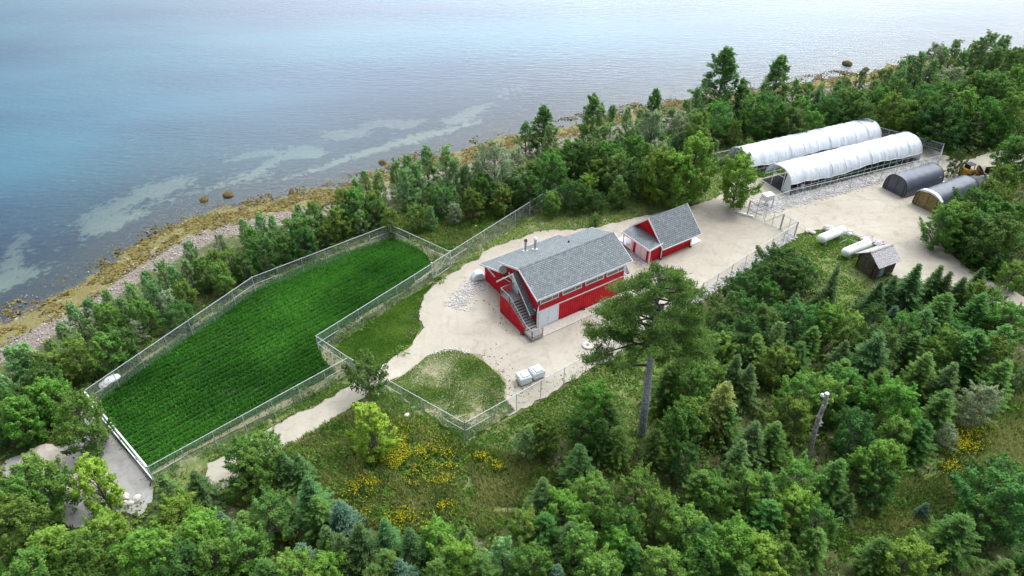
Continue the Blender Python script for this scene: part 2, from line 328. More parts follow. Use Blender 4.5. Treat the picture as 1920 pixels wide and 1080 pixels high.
POLY['lawn_mid'] = P2([(628, 655), (640, 640), (700, 600), (760, 560), (812, 530), (798, 560), (784, 590), (788, 615), (772, 643), (742, 667), (702, 692), (670, 675)])
POLY['verge_path'] = P2([(262, 900), (330, 866), (420, 822), (520, 775), (620, 722), (655, 700), (690, 696), (652, 726), (600, 752), (540, 783), (480, 818), (430, 845), (380, 880), (360, 915)])
POLY['lawn_back'] = P2([(846, 500), (870, 480), (960, 425), (1020, 395), (1100, 372), (1200, 340), (1330, 318), (1380, 330), (1345, 370), (1290, 386), (1180, 410), (1105, 427), (1010, 434), (960, 448), (900, 478), (860, 502), (822, 524)])
POLY['lawn_tank'] = P2([(1490, 440), (1520, 432), (1560, 428), (1610, 440), (1640, 455), (1645, 480), (1630, 520), (1600, 560), (1560, 600), (1540, 520), (1500, 470), (1450, 480), (1390, 520), (1310, 570), (1290, 585), (1330, 555), (1400, 508)])
POLY['lawn_fence'] = P2([(655, 775), (715, 722), (760, 748), (870, 824), (950, 788), (1040, 737), (1180, 652), (1270, 600), (1280, 640), (1240, 760), (1200, 830), (1080, 800), (1040, 840), (960, 850), (900, 880), (840, 860), (760, 830), (700, 800)])
POLY['sea_meadow'] = P2([(700, 430), (735, 425), (840, 470), (880, 450), (960, 405), (940, 385), (850, 400), (760, 405)])
POLY['meadow'] = P2([(400, 930), (520, 850), (620, 790), (660, 770), (720, 770), (870, 830), (1000, 860), (1060, 900), (1000, 960), (900, 1010), (760, 1000), (640, 980), (560, 900), (480, 960)])
POLY['meadow_right'] = P2([(1560, 940), (1640, 900), (1740, 830), (1800, 760), (1930, 720), (1980, 900), (1800, 960), (1700, 1060), (1620, 1080), (1540, 1010)])
POLY['gravel_left'] = P2([(150, 770), (185, 768), (230, 815), (275, 885), (285, 930), (262, 968), (215, 955), (140, 990), (60, 940), (20, 905), (0, 880), (30, 855), (70, 838), (120, 835), (150, 800)])

def make_ground():
    def axis(lo, hi, a, b, step):
        mid = np.arange(a, b+step, step)
        L_ = a-np.cumsum(np.geomspace(step*1.6, (a-lo)/2.2, 14)); L_ = L_[L_ > lo]
        H_ = b+np.cumsum(np.geomspace(step*1.6, (hi-b)/2.2, 14)); H_ = H_[H_ < hi]
        return np.concatenate([[lo], L_[::-1], mid, H_, [hi]])
    s = axis(-1500, 1800, -85, 215, .75); t = axis(-1200, 2200, -25, 135, .75)
    S, T = np.meshgrid(s, t, indexing='ij'); X = S*E1[0]+T*E2[0]; Y = S*E1[1]+T*E2[1]
    x = X.ravel(); y = Y.ravel(); z = ground_z(x, y)
    ns, ntt = len(s), len(t); i, j = np.meshgrid(np.arange(ns-1), np.arange(ntt-1), indexing='ij')
    q = np.stack([i*ntt+j, (i+1)*ntt+j, (i+1)*ntt+j+1, i*ntt+j+1], -1).reshape(-1, 4)
    me = np_mesh('ground', np.stack([x, y, z], 1), q, None)
    me.polygons.foreach_set('use_smooth', [True]*len(me.polygons))
    d = inland(x, y)
    a = me.attributes.new('shore', 'FLOAT', 'POINT'); a.data.foreach_set('value', d.astype(np.float32))
    # pale sand patches on the sea bed, outlined from above
    sand = np.zeros(len(x)); xs, ys = x+2.5*(fbm(x, y, .35, 3)-.5), y+2.5*(fbm(y, x, .35, 3)-.5)
    SP = [[(-20, 545), (20, 440), (60, 425), (55, 450), (40, 480), (48, 505), (75, 512), (110, 505), (130, 520), (60, 550), (10, 585), (-20, 590)],
          [(142, 432), (160, 395), (210, 385), (270, 352), (330, 335), (374, 330), (378, 345), (350, 362), (300, 380), (240, 400), (215, 412), (290, 400), (340, 380), (400, 360), (450, 338), (480, 322), (520, 318), (505, 335), (440, 360), (380, 384), (320, 410), (270, 430), (215, 452), (150, 447)],
          [(400, 300), (440, 290), (470, 280), (510, 272), (520, 282), (470, 294), (420, 305)],
          [(530, 285), (560, 270), (590, 272), (620, 290), (600, 300), (550, 298), (500, 325), (480, 330)],
          [(600, 245), (660, 240), (700, 222), (760, 222), (800, 225), (790, 240), (700, 240), (680, 258), (640, 262), (610, 260)],
          [(830, 225), (870, 212), (900, 195), (930, 190), (910, 215), (880, 232), (840, 238)],
          [(90, 520), (150, 500), (230, 470), (290, 440), (330, 425), (300, 452), (230, 488), (160, 520), (100, 548), (40, 580)]]
    rj = np.random.RandomState(4)
    SP += [[(300, 400), (420, 372), (540, 335), (640, 300), (760, 262), (900, 228), (905, 236), (780, 274), (650, 314), (540, 346), (420, 386), (310, 416)],
           [(0, 560), (90, 528), (200, 480), (300, 430), (310, 442), (220, 490), (110, 545), (0, 590)], [(230, 240), (262, 235), (270, 245), (240, 252)], [(930, 175), (960, 160), (985, 150), (990, 158), (960, 172), (940, 185)]]
    for pl in SP:
        pp = P2(pl, WL-1.0)
        for _ in range(10): jx, jy = rj.normal(0, .9, 2); sand += inpoly(xs+jx, ys+jy, pp)/10.0
    sand = np.clip(sand, 0, 1)
    sand = sand*smooth(-6, -9, d)+.0
    a = me.attributes.new('sand', 'FLOAT', 'POINT'); a.data.foreach_set('value', sand.astype(np.float32))
    lawn = np.zeros(len(x)); dry = np.zeros(len(x))
    for k in ('lawn_yard', 'lawn_mid', 'verge_path', 'lawn_back', 'lawn_tank', 'lawn_fence', 'sea_meadow'): lawn[inpoly(x, y, POLY[k])] = 1
    for k in ('meadow', 'meadow_right'): dry[inpoly(x, y, POLY[k])] = 1
    a = me.attributes.new('lawn', 'FLOAT', 'POINT'); a.data.foreach_set('value', lawn.astype(np.float32))
    a = me.attributes.new('dry', 'FLOAT', 'POINT'); a.data.foreach_set('value', dry.astype(np.float32))
    m, nt, b = nm('ground_surface'); N = nt.nodes; L = nt.links
    tc = N.new('ShaderNodeTexCoord')
    def attr(n): a = N.new('ShaderNodeAttribute'); a.attribute_name = n; return a.outputs['Fac']
    def noise(sc_, det=5, rough=.6, vec=None):
        n = N.new('ShaderNodeTexNoise'); n.inputs['Scale'].default_value = sc_; n.inputs['Detail'].default_value = det; n.inputs['Roughness'].default_value = rough
        L.new(vec or tc.outputs['Object'], n.inputs[0]); return n.outputs[0]
    def rng(x, a0, a1, b0=0, b1=1):
        r = N.new('ShaderNodeMapRange'); L.new(x, r.inputs[0]); r.inputs[1].default_value = a0; r.inputs[2].default_value = a1; r.inputs[3].default_value = b0; r.inputs[4].default_value = b1; return r.outputs[0]
    def mix(f, a_, b_, mode='MIX'):
        x = N.new('ShaderNodeMixRGB'); x.blend_type = mode
        for k, vv in ((0, f), (1, a_), (2, b_)):
            if isinstance(vv, tuple): x.inputs[k].default_value = C4(vv)
            elif isinstance(vv, (int, float)): x.inputs[k].default_value = vv
            else: L.new(vv, x.inputs[k])
        return x.outputs[0]
    def math_(op, a_, b_=None):
        x = N.new('ShaderNodeMath'); x.operation = op
        for k, vv in ((0, a_), (1, b_)):
            if vv is None: continue
            if isinstance(vv, (int, float)): x.inputs[k].default_value = vv
            else: L.new(vv, x.inputs[k])
        return x.outputs[0]
    big = noise(.12, 5); midn = noise(.9, 6, .65); fine = noise(5, 6, .7)
    forest = mix(rng(midn, .35, .65), (.045, .080, .020), (.10, .10, .040))
    forest = mix(rng(fine, .55, .75, 0, .6), forest, (.13, .11, .05))
    lawnc = mix(rng(midn, .38, .62), (.085, .16, .030), (.17, .18, .065))
    lawnc = mix(rng(noise(2.2, 6, .7), .5, .66, 0, .8), lawnc, (.27, .22, .13))
    dryc = mix(rng(midn, .35, .65), (.10, .17, .040), (.19, .21, .075))
    dryc = mix(rng(big, .5, .65, 0, .5), dryc, (.15, .115, .075))
    c = mix(attr('lawn'), forest, lawnc); c = mix(attr('dry'), c, dryc)
    # shore bands, edges broken up by noise
    sh = attr('shore'); wob = math_('ADD', sh, rng(noise(.9, 6, .7), .2, .8, -3.2, 3.2)); wob2 = math_('ADD', sh, rng(noise(.5, 6, .75), .2, .8, -4.5, 4.5))
    vo = N.new('ShaderNodeTexVoronoi'); vo.inputs['Scale'].default_value = 2.6; L.new(tc.outputs['Object'], vo.inputs['Vector'])
    peb = mix(rng(vo.outputs['Distance'], 0, .5), (.35, .31, .27), (.15, .13, .11)); peb = mix(rng(fine, .4, .65), peb, (.26, .22, .18))
    c = mix(rng(wob, 10.6, 10.0), c, peb)
    ochre = mix(rng(fine, .35, .65), (.11, .10, .026), (.235, .21, .07)); ochre = mix(rng(noise(1.7, 6, .7), .5, .64, 0, .75), ochre, (.20, .165, .13))
    c = mix(rng(wob, 6.2, 5.4), c, ochre)
    wet = mix(rng(fine, .4, .65), (.045, .045, .050), (.12, .11, .10)); wet = mix(rng(noise(1.3, 6, .7), .56, .64, 0, .8), wet, (.17, .13, .04))
    c = mix(rng(wob2, .3, -.6), c, wet)
    deep = mix(rng(midn, .4, .6), (.016, .030, .040), (.035, .055, .065))
    c = mix(rng(wob2, -7, -12), c, deep)
    c = mix(rng(math_('ADD', attr('sand'), rng(noise(.9, 7, .75), .2, .8, -1.15, 1.15)), .3, .8, 0, .95), c, mix(rng(midn, .35, .65), (.52, .49, .37), (.38, .38, .30)))
    L.new(c, b.inputs['Base Color']); b.inputs['Roughness'].default_value = .95; b.inputs['Specular IOR Level'].default_value = .15
    bp = N.new('ShaderNodeBump'); bp.inputs['Strength'].default_value = .8; bp.inputs['Distance'].default_value = .12
    L.new(fine, bp.inputs['Height']); L.new(bp.outputs[0], b.inputs['Normal'])
    me.materials.append(m)
    tag(link('ground', me), kind='structure')
make_ground()

def make_water():
    # one sheet; the body colour of the water grows with its depth
    s = np.concatenate([[-2500, -1200, -600, -300, -160], np.arange(-110, 260, 4), [300, 420, 700, 1300, 2600]]).astype(float)
    dts = np.concatenate([np.arange(-10, 60, 1.5), np.arange(60, 200, 8), [220, 300, 500, 900, 1600, 2800]]).astype(float)
    base = np.interp(s, _ss, _st)
    S = s[:, None]+0*dts[None]; T = base[:, None]+dts[None]
    x = (S*E1[0]+T*E2[0]).ravel(); y = (S*E1[1]+T*E2[1]).ravel()
    ns, ntt = len(s), len(dts); i, j = np.meshgrid(np.arange(ns-1), np.arange(ntt-1), indexing='ij')
    q = np.stack([i*ntt+j, (i+1)*ntt+j, (i+1)*ntt+j+1, i*ntt+j+1], -1).reshape(-1, 4)
    me = np_mesh('water', np.stack([x, y, x*0+WL], 1), q, None)
    dep = np.clip((T-base[:, None]).ravel(), 0, 400)
    a = me.attributes.new('depth', 'FLOAT', 'POINT'); a.data.foreach_set('value', dep.astype(np.float32))
    m, nt, b = nm('sea_water'); N = nt.nodes; L = nt.links; N.remove(b)
    out = N['Material Output']; tc = N.new('ShaderNodeTexCoord')
    dif = N.new('ShaderNodeBsdfDiffuse'); dif.inputs[0].default_value = (.032, .125, .185, 1)
    tr = N.new('ShaderNodeBsdfTransparent'); tr.inputs[0].default_value = (.72, .82, .82, 1)
    at_ = N.new('ShaderNodeAttribute'); at_.attribute_name = 'depth'
    mr = N.new('ShaderNodeMapRange'); L.new(at_.outputs['Fac'], mr.inputs[0]); mr.inputs[1].default_value = 1; mr.inputs[2].default_value = 44; mr.inputs[3].default_value = .12; mr.inputs[4].default_value = .97
    body = N.new('ShaderNodeMixShader'); L.new(mr.outputs[0], body.inputs[0]); L.new(tr.outputs[0], body.inputs[1]); L.new(dif.outputs[0], body.inputs[2])
    bn = N.new('ShaderNodeTexNoise'); bn.inputs['Scale'].default_value = .018; bn.inputs['Detail'].default_value = 4; bmp = N.new('ShaderNodeMapping'); bmp.inputs['Rotation'].default_value = (0, 0, R(-35)); bmp.inputs['Scale'].default_value = (.6, 1.8, 1)
    L.new(tc.outputs['Object'], bmp.inputs[0]); L.new(bmp.outputs[0], bn.inputs[0]); bmr = N.new('ShaderNodeMapRange'); L.new(bn.outputs[0], bmr.inputs[0]); bmr.inputs[1].default_value = .38; bmr.inputs[2].default_value = .62
    bmx = N.new('ShaderNodeMixRGB'); bmx.inputs[1].default_value = (.012, .062, .120, 1); bmx.inputs[2].default_value = (.028, .120, .175, 1); L.new(bmr.outputs[0], bmx.inputs[0]); L.new(bmx.outputs[0], dif.inputs[0])
    gl = N.new('ShaderNodeBsdfGlossy'); gl.inputs['Roughness'].default_value = .16
    # wind ripples in several directions, stronger in some patches
    def wv(rot, sx, sy, scale, det):
        mp = N.new('ShaderNodeMapping'); mp.inputs['Rotation'].default_value = (0, 0, R(rot)); mp.inputs['Scale'].default_value = (sx, sy, 1)
        L.new(tc.outputs['Object'], mp.inputs[0]); n = N.new('ShaderNodeTexNoise'); n.inputs['Scale'].default_value = scale; n.inputs['Detail'].default_value = det
        n.inputs['Roughness'].default_value = .55; L.new(mp.outputs[0], n.inputs[0]); return n.outputs[0]
    a1 = wv(-20, .35, 1.6, .9, 4); a2 = wv(25, .5, 1.4, 2.2, 3); a3 = wv(-35, .25, .8, .045, 4)
    ad = N.new('ShaderNodeMath'); ad.operation = 'MULTIPLY_ADD'; L.new(a2, ad.inputs[0]); ad.inputs[1].default_value = .45; L.new(a1, ad.inputs[2])
    pr = N.new('ShaderNodeMapRange'); L.new(a3, pr.inputs[0]); pr.inputs[1].default_value = .35; pr.inputs[2].default_value = .65; pr.inputs[3].default_value = .25; pr.inputs[4].default_value = 1
    bp = N.new('ShaderNodeBump'); bp.inputs['Distance'].default_value = .15; L.new(pr.outputs[0], bp.inputs['Strength']); L.new(ad.outputs[0], bp.inputs['Height'])
    L.new(bp.outputs[0], gl.inputs['Normal'])
    fr = N.new('ShaderNodeFresnel'); fr.inputs[0].default_value = 1.34; L.new(bp.outputs[0], fr.inputs['Normal'])
    fin = N.new('ShaderNodeMixShader'); L.new(fr.outputs[0], fin.inputs[0]); L.new(body.outputs[0], fin.inputs[1]); L.new(gl.outputs[0], fin.inputs[2])
    L.new(fin.outputs[0], out.inputs[0]); me.materials.append(m)
    tag(link('water', me), kind='structure')
make_water()

def rough_poly(poly, amp=.35, step=.5, seed=0):
    rs = np.random.RandomState(seed); out = []
    n = len(poly)
    for i in range(n):
        a = poly[i]; b = poly[(i+1) % n]; L_ = np.hypot(*(b-a)); k = max(1, int(L_/step))
        for q in range(k):
            p = a+(b-a)*q/k
            nx = fbm(p[0]+seed*7, p[1], .8, 3)-.5; ny = fbm(p[1], p[0]+seed*3, .8, 3)-.5
            out.append((p[0]+nx*amp*4+rs.uniform(-1, 1)*amp*.3, p[1]+ny*amp*4+rs.uniform(-1, 1)*amp*.3))
    return out
def sheet(name, poly, m, z, amp=.3, seed=0, kind='structure', step=.5):
    pts = rough_poly(poly, amp, step, seed) if amp else [tuple(p) for p in poly]
    tris = tessellate_polygon([[Vector((p[0], p[1], 0)) for p in pts]])
    me = bpy.data.meshes.new(name); me.from_pydata([(p[0], p[1], z) for p in pts], [], [tuple(t) for t in tris]); me.materials.append(m)
    bm = bmesh.new(); bm.from_mesh(me); bmesh.ops.recalc_face_normals(bm, faces=bm.faces)
    for f in bm.faces:
        if f.normal.z < 0: f.normal_flip()
    bm.to_mesh(me); bm.free()
    return tag(link(name, me), kind=kind)
sheet('gravel_yard', POLY['yard'], M['gravel'], .02, .28, 1)
sheet('gravel_clearing', POLY['gravel_left'], M['greygravel'], .016, .3, 2)
def soil_mat(name, a_, b_, c_):
    return gravel_mat(name, a_, b_, c_)
M['fieldsoil'] = soil_mat('field_soil', (.035, .075, .022), (.05, .095, .03), (.02, .04, .014))
M['fencedirt'] = soil_mat('dry_dirt', (.17, .165, .085), (.26, .23, .15), (.10, .14, .04))
M['lawnsheet'] = soil_mat('sparse_grass_soil', (.23, .215, .12), (.32, .28, .20), (.13, .16, .06))
sheet('dirt_margin', P2([(166, 752), (215, 712), (300, 652), (390, 590), (476, 534), (600, 484), (735, 436), (840, 480), (860, 490), (812, 512), (700, 585), (608, 645), (662, 697), (560, 750), (400, 828), (280, 892), (225, 845), (180, 790)]), M['fencedirt'], .012, .12, 3)
sheet('field', POLY['field'], M['fieldsoil'], .024, .08, 4)
# grass creeping over the dirt along the fences comes with the short grass below
sheet('sparse_lawn', POLY['lawn_yard'], M['lawnsheet'], .028, .4, 5, step=.35)

# ---------------------------------------------------------------- scattered ground cover (stuff)
def scatter(poly, n, seed, holes=()):
    rs = np.random.RandomState(seed); poly = np.array(poly); lo = poly.min(0); hi = poly.max(0)
    p = rs.uniform(lo, hi, (n, 2)); k = inpoly(p[:, 0], p[:, 1], poly)
    for h in holes: k &= ~inpoly(p[:, 0], p[:, 1], h)
    return p[k]
def leaf_quads(c, nrm, size, aspect, rs):
    """rhombic leaf faces at c facing nrm"""
    n = len(c); nrm = nrm/np.maximum(np.linalg.norm(nrm, axis=1, keepdims=True), 1e-6)
    r = rs.normal(size=(n, 3)); t = np.cross(nrm, r); t /= np.maximum(np.linalg.norm(t, axis=1, keepdims=True), 1e-6); b = np.cross(nrm, t)
    size = np.asarray(size)[:, None] if np.ndim(size) else size
    a = t*size*.5; b = b*size*.5*aspect
    v = np.stack([c-a, c-b*1.0+a*.1, c+a, c+b+a*.1], 1).reshape(-1, 3)
    return v, np.arange(4*n).reshape(-1, 4)
def blades(p, z0, h, w, rs, lean=.35):
    """grass blades: one narrow triangle-like quad each"""
    n = len(p); a = rs.uniform(0, 2*np.pi, n); dx = np.cos(a)*w/2; dy = np.sin(a)*w/2
    l = rs.uniform(0, 2*np.pi, n); lx = np.cos(l)*h*lean*rs.rand(n); ly = np.sin(l)*h*lean*rs.rand(n)
    z = z0
    b0 = np.stack([p[:, 0]-dx, p[:, 1]-dy, z], 1); b1 = np.stack([p[:, 0]+dx, p[:, 1]+dy, z], 1)
    t1 = np.stack([p[:, 0]+dx*.4+lx, p[:, 1]+dy*.4+ly, z+h], 1); t0 = np.stack([p[:, 0]-dx*.4+lx, p[:, 1]-dy*.4+ly, z+h], 1)
    return np.stack([b0, b1, t1, t0], 1).reshape(-1, 3), np.arange(4*n).reshape(-1, 4)
def gmat(name, ca, cb, trans=.2): return leafmat(name, ca, cb, trans, 0.0)
def grass(name, p, h, w, m, seed, lean=.4, z=None, tint=None, label=None):
    rs = np.random.RandomState(seed); n = len(p)
    if z is None: z = ground_z(p[:, 0], p[:, 1])
    hh = h*rs.uniform(.5, 1.2, n); v, q = blades(p, z, hh, w*rs.uniform(.6, 1.3, n), rs, lean)
    if tint is None: tint = np.clip(fbm(p[:, 0], p[:, 1], .5, 4)*1.4-.2+rs.normal(0, .15, n), 0, 1)
    return tag(link(name, np_mesh(name, v, q, m, tint)), label, kind='stuff')
# crop in rows
def crop():
    p = scatter(POLY['field'], 420000, 11); a = R(44); u = np.array([math.cos(a), math.sin(a)]); w = np.array([-math.sin(a), math.cos(a)])
    rs = np.random.RandomState(12); s = p@u; t = p@w; sp_ = .62
    t = t+.9*(fbm(s*.06, t*.1, 1, 2)-.5); k = np.round(t/sp_); off = (t-k*sp_); t2 = k*sp_+off*.68+.2*(vnoise(s, k*5, .5)-.5)
    den = fbm(p[:, 0], p[:, 1], .35, 3); keep = (rs.rand(len(p)) < .60+.5*(den-.45)*2)
    keep &= rs.rand(len(p)) < np.where(abs(off)/sp_ > .42, .45, 1)
    p = s[:, None]*u+t2[:, None]*w; p = p[keep]
    tint = np.clip(fbm(p[:, 0], p[:, 1], .12, 4)*1.9-.5+.25*(vnoise(p@u*.15, k[keep]*3.1, 1)-.5)+rs.normal(0, .12, len(p)), 0, 1)
    h = .34*(.65+.7*fbm(p[:, 0], p[:, 1], .3, 3))
    grass('crop_rows', p, h, .14, gmat('crop_leaves', (.040, .165, .026), (.125, .39, .056), .3), 13, .5, np.full(len(p), .02), tint, 'dense green crop in long rows inside the fence')
crop()
G_lawn = gmat('lawn_blades', (.09, .24, .028), (.28, .44, .09)); G_dry = gmat('dry_blades', (.085, .20, .035), (.38, .41, .15), .35)
POLY['rim'] = P2([(160, 745), (215, 708), (300, 648), (390, 586), (476, 532), (600, 482), (735, 430), (845, 476), (870, 492), (812, 516), (700, 590), (615, 645), (665, 697), (560, 755), (400, 834), (280, 896), (225, 850), (180, 795)])
def lawns():
    P = []
    for k, n, thr in (('lawn_mid', 70000, .26), ('lawn_yard', 110000, .40), ('verge_path', 60000, .50), ('lawn_back', 60000, .40), ('lawn_tank', 60000, .40), ('lawn_fence', 110000, .36), ('sea_meadow', 30000, .3), ('rim', 60000, .47)):
        p = scatter(POLY[k], n, hash(k) % 1 + len(k)*3, [POLY['yard']] if k != 'lawn_yard' else [])
        if k == 'rim': p = p[~inpoly(p[:, 0], p[:, 1], POLY['field'])]
        f = .6*fbm(p[:, 0], p[:, 1], .35, 4)+.4*fbm(p[:, 1], p[:, 0], 1.6, 3)+np.random.RandomState(3).normal(0, .06, len(p)); P.append(p[f > thr])
    p = np.concatenate(P); grass('short_grass', p, .13, .13, G_lawn, 21, .6, label='short patchy grass on the lawns and verges')
lawns()
HOLES = [POLY[k] for k in ('yard', 'field', 'lawn_mid', 'lawn_yard', 'lawn_tank', 'lawn_fence', 'gravel_left', 'lawn_back', 'verge_path')]
FOREST = P2([(-250, 1250), (-250, 760), (0, 700), (160, 640), (330, 540), (480, 470), (620, 420), (735, 400), (860, 370), (960, 340), (1110, 300), (1250, 260), (1400, 215), (1500, 190), (1620, 170), (1760, 140), (1990, 105), (2150, 300), (2150, 700), (2150, 1250)])
def meadow():
    p = np.concatenate([scatter(POLY['meadow'], 90000, 31), scatter(POLY['meadow_right'], 60000, 32), scatter(POLY['sea_meadow'], 12000, 33)])
    f = fbm(p[:, 0], p[:, 1], .3, 4); p = p[f > .36]
    grass('meadow_grass', p, .42, .10, G_dry, 34, .9, label='olive and straw coloured long meadow grass')
    p = scatter(FOREST, 150000, 35, HOLES); grass('forest_grass', p, .35, .13, gmat('shade_grass', (.04, .085, .018), (.15, .19, .055)), 36, .8, label='rough grass between the trees')
meadow()
def mound_cover(name, centers, m, seed, nl, rr, hh, size, label):
    rs = np.random.RandomState(seed); n = len(centers); r = rs.uniform(*rr, n); h = rs.uniform(*hh, n)*np.sqrt(r/rr[1])
    idx = np.repeat(np.arange(n), nl); d = rs.normal(size=(len(idx), 3)); d[:, 2] = abs(d[:, 2]); d /= np.linalg.norm(d, axis=1, keepdims=True)
    k = rs.uniform(.55, 1.0, len(idx)); z = ground_z(centers[:, 0], centers[:, 1])
    c = np.stack([centers[idx, 0]+d[:, 0]*r[idx]*k, centers[idx, 1]+d[:, 1]*r[idx]*k, z[idx]+d[:, 2]*h[idx]*k], 1)
    v, q = leaf_quads(c, d+rs.normal(0, .5, d.shape)+[0, 0, .4], size*rs.uniform(.6, 1.3, len(idx)), .6, rs)
    t = np.clip(rs.rand(n)[idx]*.7+rs.normal(.15, .15, len(idx)), 0, 1)
    return tag(link(name, np_mesh(name, v, q, m, t)), label, kind='stuff')
def undergrowth():
    p = scatter(FOREST, 7200, 41, HOLES+[POLY['meadow'], POLY['meadow_right'], POLY['sea_meadow']]); d = inland(p[:, 0], p[:, 1]); p = p[d > 10.5]
    mound_cover('undergrowth', p, M['leaf_broad'], 42, 46, (.4, 1.3), (.3, 1.2), .30, 'low leafy undergrowth filling the woodland floor')
    q = np.concatenate([scatter(POLY['meadow'], 1500, 43), scatter(POLY['meadow_right'], 1200, 44), scatter(POLY['sea_meadow'], 300, 45)])
    q = q[fbm(q[:, 0], q[:, 1], .22, 3) > .44]
    mound_cover('meadow_herbs', q, M['leaf_bright'], 46, 56, (.25, .7), (.3, .7), .20, 'leafy green herbs standing in the meadow')
undergrowth()
def flowers():
    blobs = [(775, 835, 60, 42), (735, 870, 50, 30), (700, 905, 30, 20), (840, 860, 40, 18), (900, 855, 30, 10), (930, 870, 22, 12), (800, 905, 30, 12), (665, 915, 25, 15), (730, 965, 60, 18), (790, 985, 40, 10), (830, 950, 25, 16), (515, 975, 22, 26), (530, 1010, 20, 30),
             (1760, 800, 40, 25), (1830, 800, 40, 22), (1800, 830, 50, 20), (1740, 770, 20, 10), (1520, 640, 30, 12), (1570, 665, 35, 12), (1610, 655, 15, 8), (1790, 870, 25, 12), (1255, 705, 15, 18), (1270, 745, 22, 20), (1830, 485, 12, 5), (1220, 700, 12, 12), (1285, 790, 16, 12), (835, 895, 14, 12), (690, 800, 12, 8), (640, 940, 18, 8)]
    rs = np.random.RandomState(51); P = []
    for (u, v, a, b_) in blobs:
        n = int(a*b_*.85); px = rs.normal(0, .5, (n, 2))
        for du, dv in px: P.append(at(u+du*a, v+dv*b_, .5)[:2])
    P = np.array(P); P = P[fbm(P[:, 0], P[:, 1], .9, 4)+np.random.RandomState(2).normal(0, .05, len(P)) > .47]; n = len(P)
    z = ground_z(P[:, 0], P[:, 1])+rs.uniform(.35, .75, n)
    v, q = leaf_quads(np.column_stack([P, z]), rs.normal(0, .4, (n, 3))+[0, -.3, 1], rs.uniform(.05, .105, n), .9, rs)
    tag(link('wildflowers', np_mesh('wildflowers', v, q, gmat('yellow_petals', (.45, .34, .015), (.66, .52, .04), .2), rs.rand(n))), 'yellow wildflowers scattered over the meadow', kind='stuff')
    k = rs.rand(n) < 2; P = np.concatenate([P, P+rs.normal(0, .3, P.shape)]); k = rs.rand(len(P)) < 2; grass('wildflower_stems', P[k], .5, .13, gmat('flower_stems', (.06, .14, .02), (.15, .26, .045)), 52, .3, label='green leafy stems below the yellow wildflowers')
flowers()

# ---------------------------------------------------------------- stones
def ico():
    bm = bmesh.new(); bmesh.ops.create_icosphere(bm, subdivisions=1, radius=1); v = np.array([x.co[:] for x in bm.verts]); f = np.array([[x.index for x in t.verts] for t in bm.faces]); bm.free(); return v, f
ICV, ICF = ico()
def stones(name, pts, m, smin, smax, seed, label, z=None):
    rs = np.random.RandomState(seed); n = len(pts); s = rs.uniform(0, 1, n)**2*(smax-smin)+smin; nv = len(ICV)
    v = ICV[None]*(1+rs.uniform(-.28, .28, (n, nv, 1)))*s[:, None, None]*rs.uniform(.6, 1.2, (n, 1, 3))*[1, 1, .75]
    if z is None: z = ground_z(pts[:, 0], pts[:, 1])
    v = v+np.stack([pts[:, 0], pts[:, 1], z+s*.25], 1)[:, None, :]
    f = (ICF[None]+(np.arange(n)*nv)[:, None, None]).reshape(-1, 3)
    return tag(link(name, np_mesh(name, v.reshape(-1, 3), f, m)), label, kind='stuff')
def strip(pix, width, n, seed):
    p = P2(pix); rs = np.random.RandomState(seed); L_ = np.hypot(*(p[1:]-p[:-1]).T); out = []
    for i in range(len(p)-1):
        k = int(n*L_[i]/L_.sum()); t = rs.rand(k); d = (p[i+1]-p[i])/L_[i]; nn = np.array([-d[1], d[0]])
        out.append(p[i]+t[:, None]*(p[i+1]-p[i])+rs.normal(0, width/3, k)[:, None]*nn)
    return np.concatenate(out)
zf = lambda p: np.full(len(p), .02)
p = strip([(1440, 388), (1490, 376), (1600, 346), (1680, 325), (1730, 310), (1765, 296)], 2.0, 8000, 61); stones('stone_border', p, M['stone'], .05, .16, 62, 'pale crushed stone laid along the plastic tunnels', zf(p))
p = strip([(1415, 398), (1440, 382), (1455, 372)], 2.4, 1100, 63); stones('stone_patch', p, M['stone'], .07, .18, 64, 'crushed stone beside the tall gate', zf(p))
p = strip([(1488, 441), (1440, 473), (1390, 508), (1320, 555), (1240, 607)], .9, 2200, 65); stones('stone_edging', p, M['stone'], .06, .19, 66, 'pale stones under the yard fence on the right', zf(p))
p = strip([(898, 528), (880, 545), (865, 562), (850, 578)], 2.0, 800, 67); stones('stone_drain', p, M['stone'], .05, .14, 68, 'strip of loose pale stones beside the red building', zf(p))
p = strip([(1180, 470), (1192, 485), (1212, 498)], 1.3, 260, 69); stones('stone_strip', p, M['stone'], .06, .15, 70, 'stones between the red building and the red shed', zf(p))
p = strip([(1612, 448), (1640, 452), (1652, 462)], 1.4, 160, 71); stones('stone_heap', p, M['stone'], .08, .22, 72, 'stones behind the old wooden hut', zf(p))
p = strip([(815, 662), (850, 653), (880, 661)], .5, 120, 73); stones('stone_row', p, M['stone'], .05, .13, 74, 'small stones along the top of the yard lawn', zf(p))
p = np.concatenate([strip([(890, 668), (925, 692), (948, 722), (955, 745)], 3.2, 260, 165), strip([(965, 742), (1000, 735), (1060, 712), (1120, 680)], 2.4, 200, 166), strip([(930, 560), (940, 600), (960, 625)], 2.5, 60, 168), strip([(786, 560), (780, 600), (770, 635)], .7, 160, 169)])
stones('soil_clods', p, M['soilclod'], .025, .09, 167, 'dark clods of soil scattered over the gravel', zf(p))
